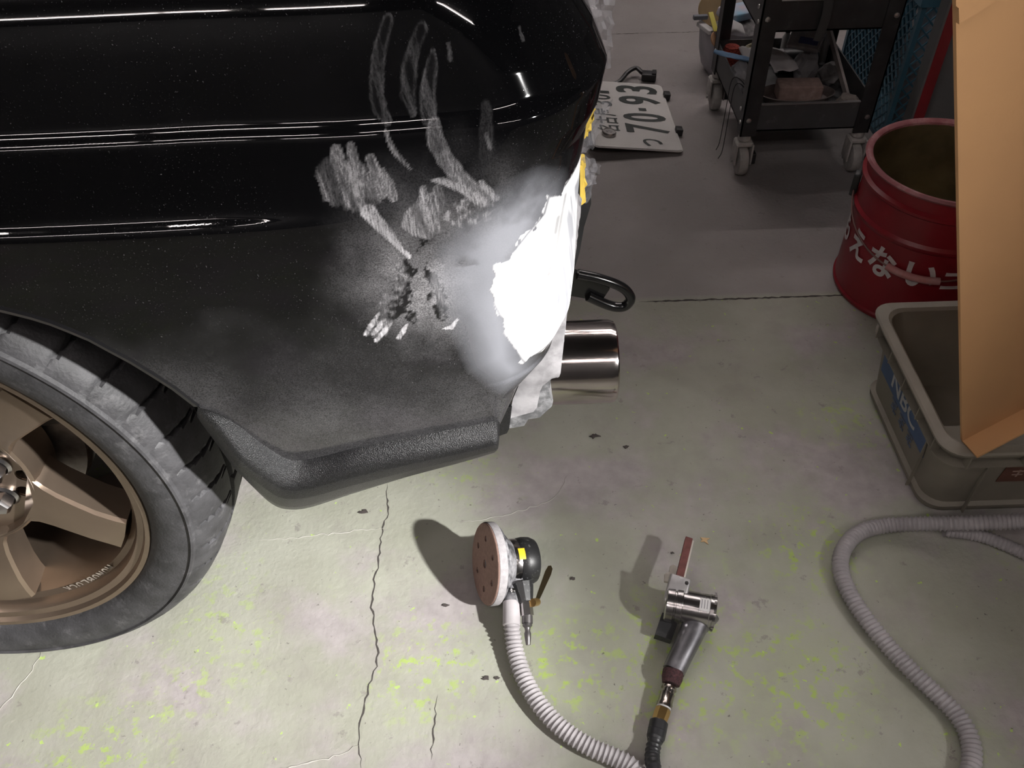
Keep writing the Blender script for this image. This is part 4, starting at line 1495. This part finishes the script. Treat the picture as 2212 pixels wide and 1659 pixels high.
def bag(name, c, s, m, label, cat, seed, rot=0.0, sub=3, amp=.25, group=None):
    bm = bmesh.new()
    bmesh.ops.create_icosphere(bm, subdivisions=sub, radius=1)
    for v in bm.verts:
        k = 1 + amp * (noise.noise(v.co * 1.8 + Vector((seed * 7.1, 0, 0))) + .6 * noise.noise(v.co * 4.5 + Vector((0, seed * 3.3, 0))))
        v.co = Vector((v.co.x * k * s[0], v.co.y * k * s[1], max(-1.0, v.co.z * k) * s[2] + s[2]))
    bm.verts.index_update()
    mb = MB().add([v.co for v in bm.verts], [[v.index for v in f.verts] for f in bm.faces], Matrix.Translation(c) @ Matrix.Rotation(rot, 4, 'Z'))
    bm.free()
    return tag(mb.build(name, m, None, angle=25, origin=c), label, cat, group)


# oval aluminium pan with sanding block
pn = Vector((.630, 1.722, TZ - .001))
pan = thing('metal_pan', 'shallow oval metal pan holding a sanding block in the lower tray', 'pan', pn)
Msc = Matrix.Translation(pn) @ Matrix.Diagonal((1.12, .60, 1, 1))
MB().lathe([(0, .001), (.060, .001), (.070, .018), (.073, .019), (.071, .020), (.061, .004), (0, .003)], Msc, 48).build('pan_body', mat('dull_aluminium', (.24, .2, .19), .45, .7, var=.3, vscale=30), pan)
bk_ = MB().box((0, 0, .018), (.092, .046, .034), Matrix.Translation(pn + Vector((.004, .004, .004))) @ Matrix.Rotation(-.05, 4, 'Z'), bev=.004)
tag(bk_.build('sanding_block', mat('sanding_block_brown', (.27, .185, .16), .85, var=.2, vscale=60, dust=.2, dcol=(.42, .36, .34)), origin=pn + Vector((0, 0, .005))), 'dusty brown sanding block resting in the metal pan', 'sanding block')
# sheets of paper
for k, (c, sz, rt, tl, cl, lab) in enumerate(((Vector((.598, 1.782, .1665)), (.056, .075), .25, .22, (.50, .48, .49), 'creased white paper sheet behind the sanding block'),
                                            (Vector((.505, 1.785, .1745)), (.014, .10), .95, .03, (.20, .33, .52), 'narrow pale blue paper strip across the tray edge'),
                                            (Vector((.553, 1.835, .1600)), (.046, .046), .2, .10, (.46, .44, .44), 'small white paper sheet beside the trolley leg'))):
    Mx = Matrix.Translation(c) @ Matrix.Rotation(rt, 4, 'Z') @ Matrix.Rotation(tl, 4, 'X')
    rows = [[Mx @ Vector((sz[0] * (i / 6 - .5), sz[1] * (j / 6 - .5), .004 * math.sin(i * 1.1 + j * .8 + k))) for i in range(7)] for j in range(7)]
    o = MB().grid(rows).build('paper_sheet', mat('paper_%d' % k, cl, .8), angle=180, origin=c)
    tag(o, lab, 'paper')
    md = o.modifiers.new('thick', 'SOLIDIFY')
    md.thickness = .001
# spray can lying down, silver base outwards
c0, c1 = Vector((.616, 1.8535, TZ + .0258)), Vector((.694, 1.8535, TZ + .0258))
can = thing('spray_can', 'black spray can lying in the tray with its silver base showing', 'can', (c0.x, c0.y, TZ))
dd = c1 - c0
MB().lathe([(.026, .004), (.0262, .006), (.0262, dd.length), (.020, dd.length + .012), (0, dd.length + .012)], frame(c0, dd), 32).build('can_body', M_black, can)
MB().lathe([(.0255, .005), (.0265, .002), (.0255, 0), (.023, .001), (.018, .006), (0, .008)], frame(c0, dd), 32).build('can_base', M_chrome, can)
# plastic bag with blue print
bag('plastic_bag', Vector((.664, 1.7975, TZ - .001)), (.028, .022, .038), M_bag, 'crumpled grey plastic bag behind the sanding block in the tray', 'bag', 3, .4)
c = Vector((.655, 1.806, .1965))
lb_ = MB().box((0, 0, 0), (.070, .05, .012), Matrix.Translation(c) @ Matrix.Rotation(-.5, 4, 'Z') @ Matrix.Rotation(.5, 4, 'X'), bev=.005)
pk = lb_.build('printed_packet', mat('packet_white', (.38, .37, .40), .35, var=.25, vscale=40), origin=c)
tag(pk, 'pale plastic packet with dark blue print lying on the grey bag', 'packet')
MB().box((.008, -.006, .0066), (.040, .016, .0008), Matrix.Translation(c) @ Matrix.Rotation(-.5, 4, 'Z') @ Matrix.Rotation(.5, 4, 'X')).build('blue_print', mat('packet_blue', (.07, .08, .22), .5), pk, smooth=False)
bag('cloth_rag', Vector((.716, 1.650, TZ - .001)), (.024, .030, .022), mat('rag_brown', (.22, .19, .17), .9, var=.3, vscale=30), 'dusty brown cloth rag at the right end of the tray', 'rag', 5, .2)
bag('cloth_rag', Vector((.720, 1.792, TZ - .001)), (.019, .026, .024), mat('rag_grey', (.20, .19, .19), .9, var=.3, vscale=30), 'dark grey cloth rag under the leaning wooden stick', 'rag', 6, .7)
s0, s1 = Vector((.7125, 1.840, .205)), Vector((.7375, 1.700, .108))
st = MB().box((0, 0, (s1 - s0).length / 2), (.014, .006, (s1 - s0).length), frame(s0, s1 - s0, (0, 0, 1)))
tag(st.build('wooden_stick', mat('stick_grey', (.26, .23, .22), .7, var=.2), smooth=False, origin=s1), 'flat grey wooden stick leaning diagonally in the trolley tray', 'stick')
for k, (px, py, hh, rr, cl, lab) in enumerate(((.642, 1.8925, .085, .0095, (.42, .42, .42), 'white paint tube standing behind the spray can'), (.668, 1.8925, .090, .0098, (.16, .20, .20), 'dark green bottle standing behind the spray can'),
                                              (.716, 1.893, .095, .008, (.45, .44, .44), 'slim white bottle near the back of the tray'), (.734, 1.893, .095, .0085, (.30, .30, .31), 'grey bottle at the back corner of the tray'))):
    c = Vector((px, py, TZ - .001))
    b_ = thing('bottle', lab, 'bottle', c)
    MB().lathe([(0, 0), (rr, 0), (rr, hh * .75), (rr * .5, hh * .85), (rr * .5, hh * .9)], Matrix.Translation(c), 18).build('bottle_body', mat('bottle_%d' % k, cl, .4), b_)
    MB().lathe([(rr * .6, hh * .88), (rr * .6, hh), (0, hh)], Matrix.Translation(c), 14).build('bottle_cap', M_black, b_)
# coil of cord
cc = Vector((.571, 1.882, TZ - .008))
rs = random.Random(11)
cp_ = []
for k in range(46):
    a = k * .78
    cp_.append(cc + Vector(((.013 + .013 * rs.random()) * math.cos(a) * 1.15, (.008 + .008 * rs.random()) * math.sin(a), .013 + .045 * rs.random())))
tag(MB().tube(smooth_path(cp_, 5), .0030, 7).build('cord_bundle', mat('cord_beige', (.38, .35, .25), .9, var=.2), origin=cc), 'tangled bundle of beige cord in the tray beside the red scrubber', 'cord')
rc = Vector((.518, 1.876, TZ - .001))
tag(MB().lathe([(0, 0), (.017, 0), (.0205, .008), (.0205, .044), (.016, .054), (0, .056)], Matrix.Translation(rc), 20).build('scrubbing_pad', mat('red_scrubber', (.30, .045, .03), .95, var=.5, vscale=200, bump=1, bscale=300), origin=rc), 'rough red scrubbing pad standing in the trolley tray', 'scrubber')
bag('plastic_bag', Vector((.520, 1.778, TZ - .001)), (.020, .036, .031), M_bag, 'translucent plastic bag bulging over the left edge of the tray', 'bag', 9, .1)
wr = MB()
w1 = smooth_path([Vector(q) for q in ((.530, 1.716, .118), (.512, 1.717, .146), (.4935, 1.718, .1608), (.4835, 1.717, .150), (.4805, 1.712, .090), (.477, 1.706, .020), (.470, 1.700, .0015))], 8)
tag(MB().tube(w1, .0009, 6).build('thin_wire', M_black, origin=w1[-1]), 'thin black wire hanging from the trolley tray to the floor', 'wire')
w1 = smooth_path([Vector(q) for q in ((.524, 1.692, .115), (.510, 1.691, .145), (.4935, 1.690, .1608), (.4835, 1.688, .150), (.4800, 1.680, .090), (.476, 1.670, .020), (.468, 1.664, .0015))], 8)
tag(MB().tube(w1, .0009, 6).build('thin_wire', M_black, origin=w1[-1]), 'second thin black wire draped over the tray edge near the front leg', 'wire')
strap = smooth_path([Vector((.60, Yf - .006, .50)), Vector((.60, Yf - .008, .40)), Vector((.605, Yf - .008, .34)), Vector((.600, Yf - .006, .29))], 6)
tag(MB().tube(strap, .009, 8, flat=.3, up=(0, -1, 0)).build('cloth_strap', mat('strap_black', (.03, .028, .028), .9), origin=strap[-1]), 'dark cloth strap hanging over the upper tray front', 'strap')
ur = Vector((.70, Yf + .05, .363 - .055))
tag(MB().box((0, 0, .035), (.07, .06, .065), Matrix.Translation(ur) @ Matrix.Rotation(.3, 4, 'Z'), bev=.008).build('red_case', mat('red_case', (.22, .02, .03), .4), origin=ur), 'small red case standing in the upper trolley tray', 'case')

# ------------------------------------------------------------------ waste bin with clear bag left of the trolley
bc = Vector((.575, 2.085, 0))
wb = thing('waste_bin', 'grey translucent bag-lined bin full of scrap behind the trolley', 'bin', bc)
rows = []
for k, (z, r) in enumerate(((0, .060), (.02, .074), (.06, .082), (.10, .086), (.128, .092))):
    rows.append([bc + Vector((r * (1 + .08 * noise.noise(Vector((math.cos(a) * 2.5, math.sin(a) * 2.5, z * 12)))) * math.cos(a) * .95, r * (1 + .08 * noise.noise(Vector((math.cos(a) * 2.5, math.sin(a) * 2.5, z * 12)))) * math.sin(a), z)) for a in np.linspace(0, 2 * math.pi, 41)])
MB().grid(rows).build('bin_liner', mat('liner_grey', (.34, .33, .36), .35, var=.25, vscale=14), wb, angle=60)
MB().lathe([(0, .129), (.035, .127), (.060, .113), (.078, .095)], Matrix.Translation(bc), 24, cap=False).build('bin_filling', mat('mixed_scrap', (.20, .19, .19), .9, var=.5, vscale=60), wb)


def scrap(name, px, z, size, m, lab, cat, rot, disc=False):
    c = aty(*px, z)
    Mx = Matrix.Translation(c) @ Matrix(Quaternion(Vector(rot[:3]), rot[3]).to_matrix().to_4x4())
    if disc:
        mb = MB().lathe([(0, -.002), (size[0], -.002), (size[0], .002), (0, .002)], Mx, 36)
    else:
        mb = MB().box((0, 0, 0), size, Mx, bev=min(size) * .2)
    return tag(mb.build(name, m, origin=c), lab, cat)


scrap('sanding_disc', (1537, 22), 2.112, (.036,), mat('disc_tan', (.42, .30, .16), .8, var=.1), 'round tan sanding disc standing in the waste bin', 'disc', (.9, .3, .1, 1.0), True)
scrap('printed_box', (1588, 28), 2.080, (.085, .045, .022), mat('box_blue', (.28, .50, .66), .5, var=.35, vscale=18, vcol=(.62, .55, .62)), 'pale blue printed box lying on the scrap in the bin', 'box', (.5, .3, 1, .6))
scrap('yellow_card', (1541, 47), 2.045, (.012, .050, .002), mat('card_yellow', (.72, .62, .12), .6), 'yellow card strip beside the blue box in the bin', 'card', (1, .2, .4, .7))
scrap('paper_scrap', (1524, 60), 2.052, (.018, .05, .010), mat('scrap_white', (.66, .64, .64), .8), 'rolled white paper scrap at the rim of the bin', 'paper', (.2, .1, 1, .5))
scrap('crumpled_paper', (1586, 66), 2.030, (.045, .035, .030), mat('scrap_white', (1, 1, 1)), 'crumpled white paper ball below the blue box', 'paper', (.4, .6, .3, .8))
scrap('sanding_disc', (1548, 84), 2.020, (.018,), mat('disc_orange', (.52, .30, .17), .8), 'small orange-brown sanding disc at the bin edge', 'disc', (.8, .4, .3, 1.1), True)
scrap('wood_offcut', (1513, 37), 2.072, (.035, .012, .010), mat('offcut_grey', (.16, .17, .20), .6), 'dark grey offcut sticking out of the bin', 'offcut', (.1, .2, 1, .1))

# ------------------------------------------------------------------ blue mesh crate and red post behind
bx0, by0 = .835, 1.70
blue = thing('storage_crate', 'blue plastic storage crate with lattice sides behind the tool trolley', 'crate', (bx0 + .1, by0 + .15, 0))
M_blue = mat('blue_plastic', (.05, .135, .19), .35, var=.15, vscale=10)
bb = MB()
bH, bW, bD = .33, .20, .34
bb.box((bx0 + bW / 2, by0 + bD / 2, .005), (bW, bD, .01))
bb.box((bx0 + bW / 2, by0 + bD - .004, bH / 2), (bW, .008, bH)).box((bx0 + bW - .004, by0 + bD / 2, bH / 2), (.008, bD, bH))
bb.box((bx0 + bW * .68, by0 + .004, bH / 2), (bW * .64, .008, bH))
bb.box((bx0 + .004, by0 + .006, bH / 2), (.010, .012, bH)).box((bx0 + .004, by0 + bD - .006, bH / 2), (.010, .012, bH))
bb.box((bx0 + bW / 2, by0 - .002, bH - .012), (bW + .016, .014, .026)).box((bx0 - .002, by0 + bD / 2, bH - .012), (.014, bD + .016, .026))
bb.build('crate_body', M_blue, blue, smooth=False)
lt = MB()
for face in ('front', 'left'):
    Wd, Hh = (bW * .40, bH - .03) if face == 'front' else (bD - .02, bH - .03)
    nst = int((Wd + Hh) / .026)
    for k in range(nst):
        for sgn in (1, -1):
            s0_ = k * .026 - Hh
            a0, a1 = max(0, s0_), min(Wd, s0_ + Hh)
            if a1 - a0 < .01:
                continue
            z0, z1 = a0 - s0_, a1 - s0_
            if sgn < 0:
                z0, z1 = Hh - z0, Hh - z1
            if face == 'front':
                lt.cyl((bx0 + .006 + a0, by0 + .004, z0 + .005), (bx0 + .006 + a1, by0 + .004, z1 + .005), .0022, n=5)
            else:
                lt.cyl((bx0 + .004, by0 + .01 + a0, z0 + .005), (bx0 + .004, by0 + .01 + a1, z1 + .005), .0022, n=5)
la = lt.build('lattice', M_blue, blue)
la['kind'] = 'stuff'
for k, (dx, dy, s_, cl, lab) in enumerate(((.055, .075, (.034, .036, .150), (.36, .34, .36), 'pale crumpled plastic bag on top of the blue crate contents'), (.135, .20, (.036, .050, .155), (.05, .05, .055), 'black plastic bag stuffed in the blue crate'))):
    bag('plastic_bag', Vector((bx0 + dx, by0 + dy, .009)), s_, mat('crate_bag_%d' % k, cl, .35, var=.3), lab, 'bag', 20 + k)
ry = 1.52
rx = aty(2018, 130, ry).x
ru = thing('red_rack', 'red steel rack upright with added dark panel for the shade behind the pail', 'rack', (rx, ry, 0))
MB().box((rx, ry, .40), (.022, .03, .80), bev=.002).build('rack_upright', mat('rack_red', (.17, .010, .014), .45, var=.2, vscale=10), ru)
MB().box((rx - .013, ry, .40), (.004, .032, .80)).build('upright_edge', mat('rack_grey', (.10, .10, .10), .5), ru, smooth=False)
MB().box((rx + .31, ry + .02, .40), (.60, .02, .80)).build('rack_shade_panel', mat('rack_grey', (1, 1, 1)), ru, smooth=False)  # sheet added to stand for the shade beside the upright

# ------------------------------------------------------------------ loose flakes on the floor
M_flake = mat('dark_flake', (.075, .062, .058), .8, var=.3, vscale=90)
for (px, py), sz, lab in (((1284, 942), .013, 'large dark paint flake on the floor below the exhaust tip'), ((1353, 966), .007, 'small dark chip right of the large paint flake'), ((787, 1106), .011, 'grey-brown scab of dirt on the floor below the spat'),
                          ((1050, 1466), .007, 'curled black shred beside the vacuum hose of the orbital sander'), ((963, 1308), .006, 'tiny black shred left of the orbital sander pad'), ((1236, 1251), .006, 'curled dark shred right of the brass sander lever'),
                          ((1452, 1195), .004, 'tiny black fleck left of the sanding belt'), ((1074, 1465), .005, 'thin brown shred close to the corrugated sander hose')):
    c = at(px, py, 0)
    rs = random.Random(px)
    k = 9
    sz *= .5
    k = 13
    pts = [((sz * (.35 + .9 * rs.random()) * 1.4) * math.cos(2 * math.pi * i / k), (sz * (.3 + .8 * rs.random())) * math.sin(2 * math.pi * i / k)) for i in range(k)]
    tag(MB().prism(pts, 0, .0015, Matrix.Translation(c + Vector((0, 0, .0003)))).build('paint_flake', M_flake, smooth=False, origin=c), lab, 'flake')
c = at(1522, 1168, 0)
tag(MB().prism([(-.006, -.002), (-.001, -.002), (.004, -.007), (.003, 0), (.008, .003), (.001, .004), (-.005, .005), (-.003, .001)], 0, .001, Matrix.Translation(c + Vector((0, 0, .0003)))).build('masking_scrap', mat('scrap_tan', (.62, .42, .22), .7), smooth=False, origin=c),
    'torn scrap of tan masking tape beside the sanding belt tip', 'tape scrap')
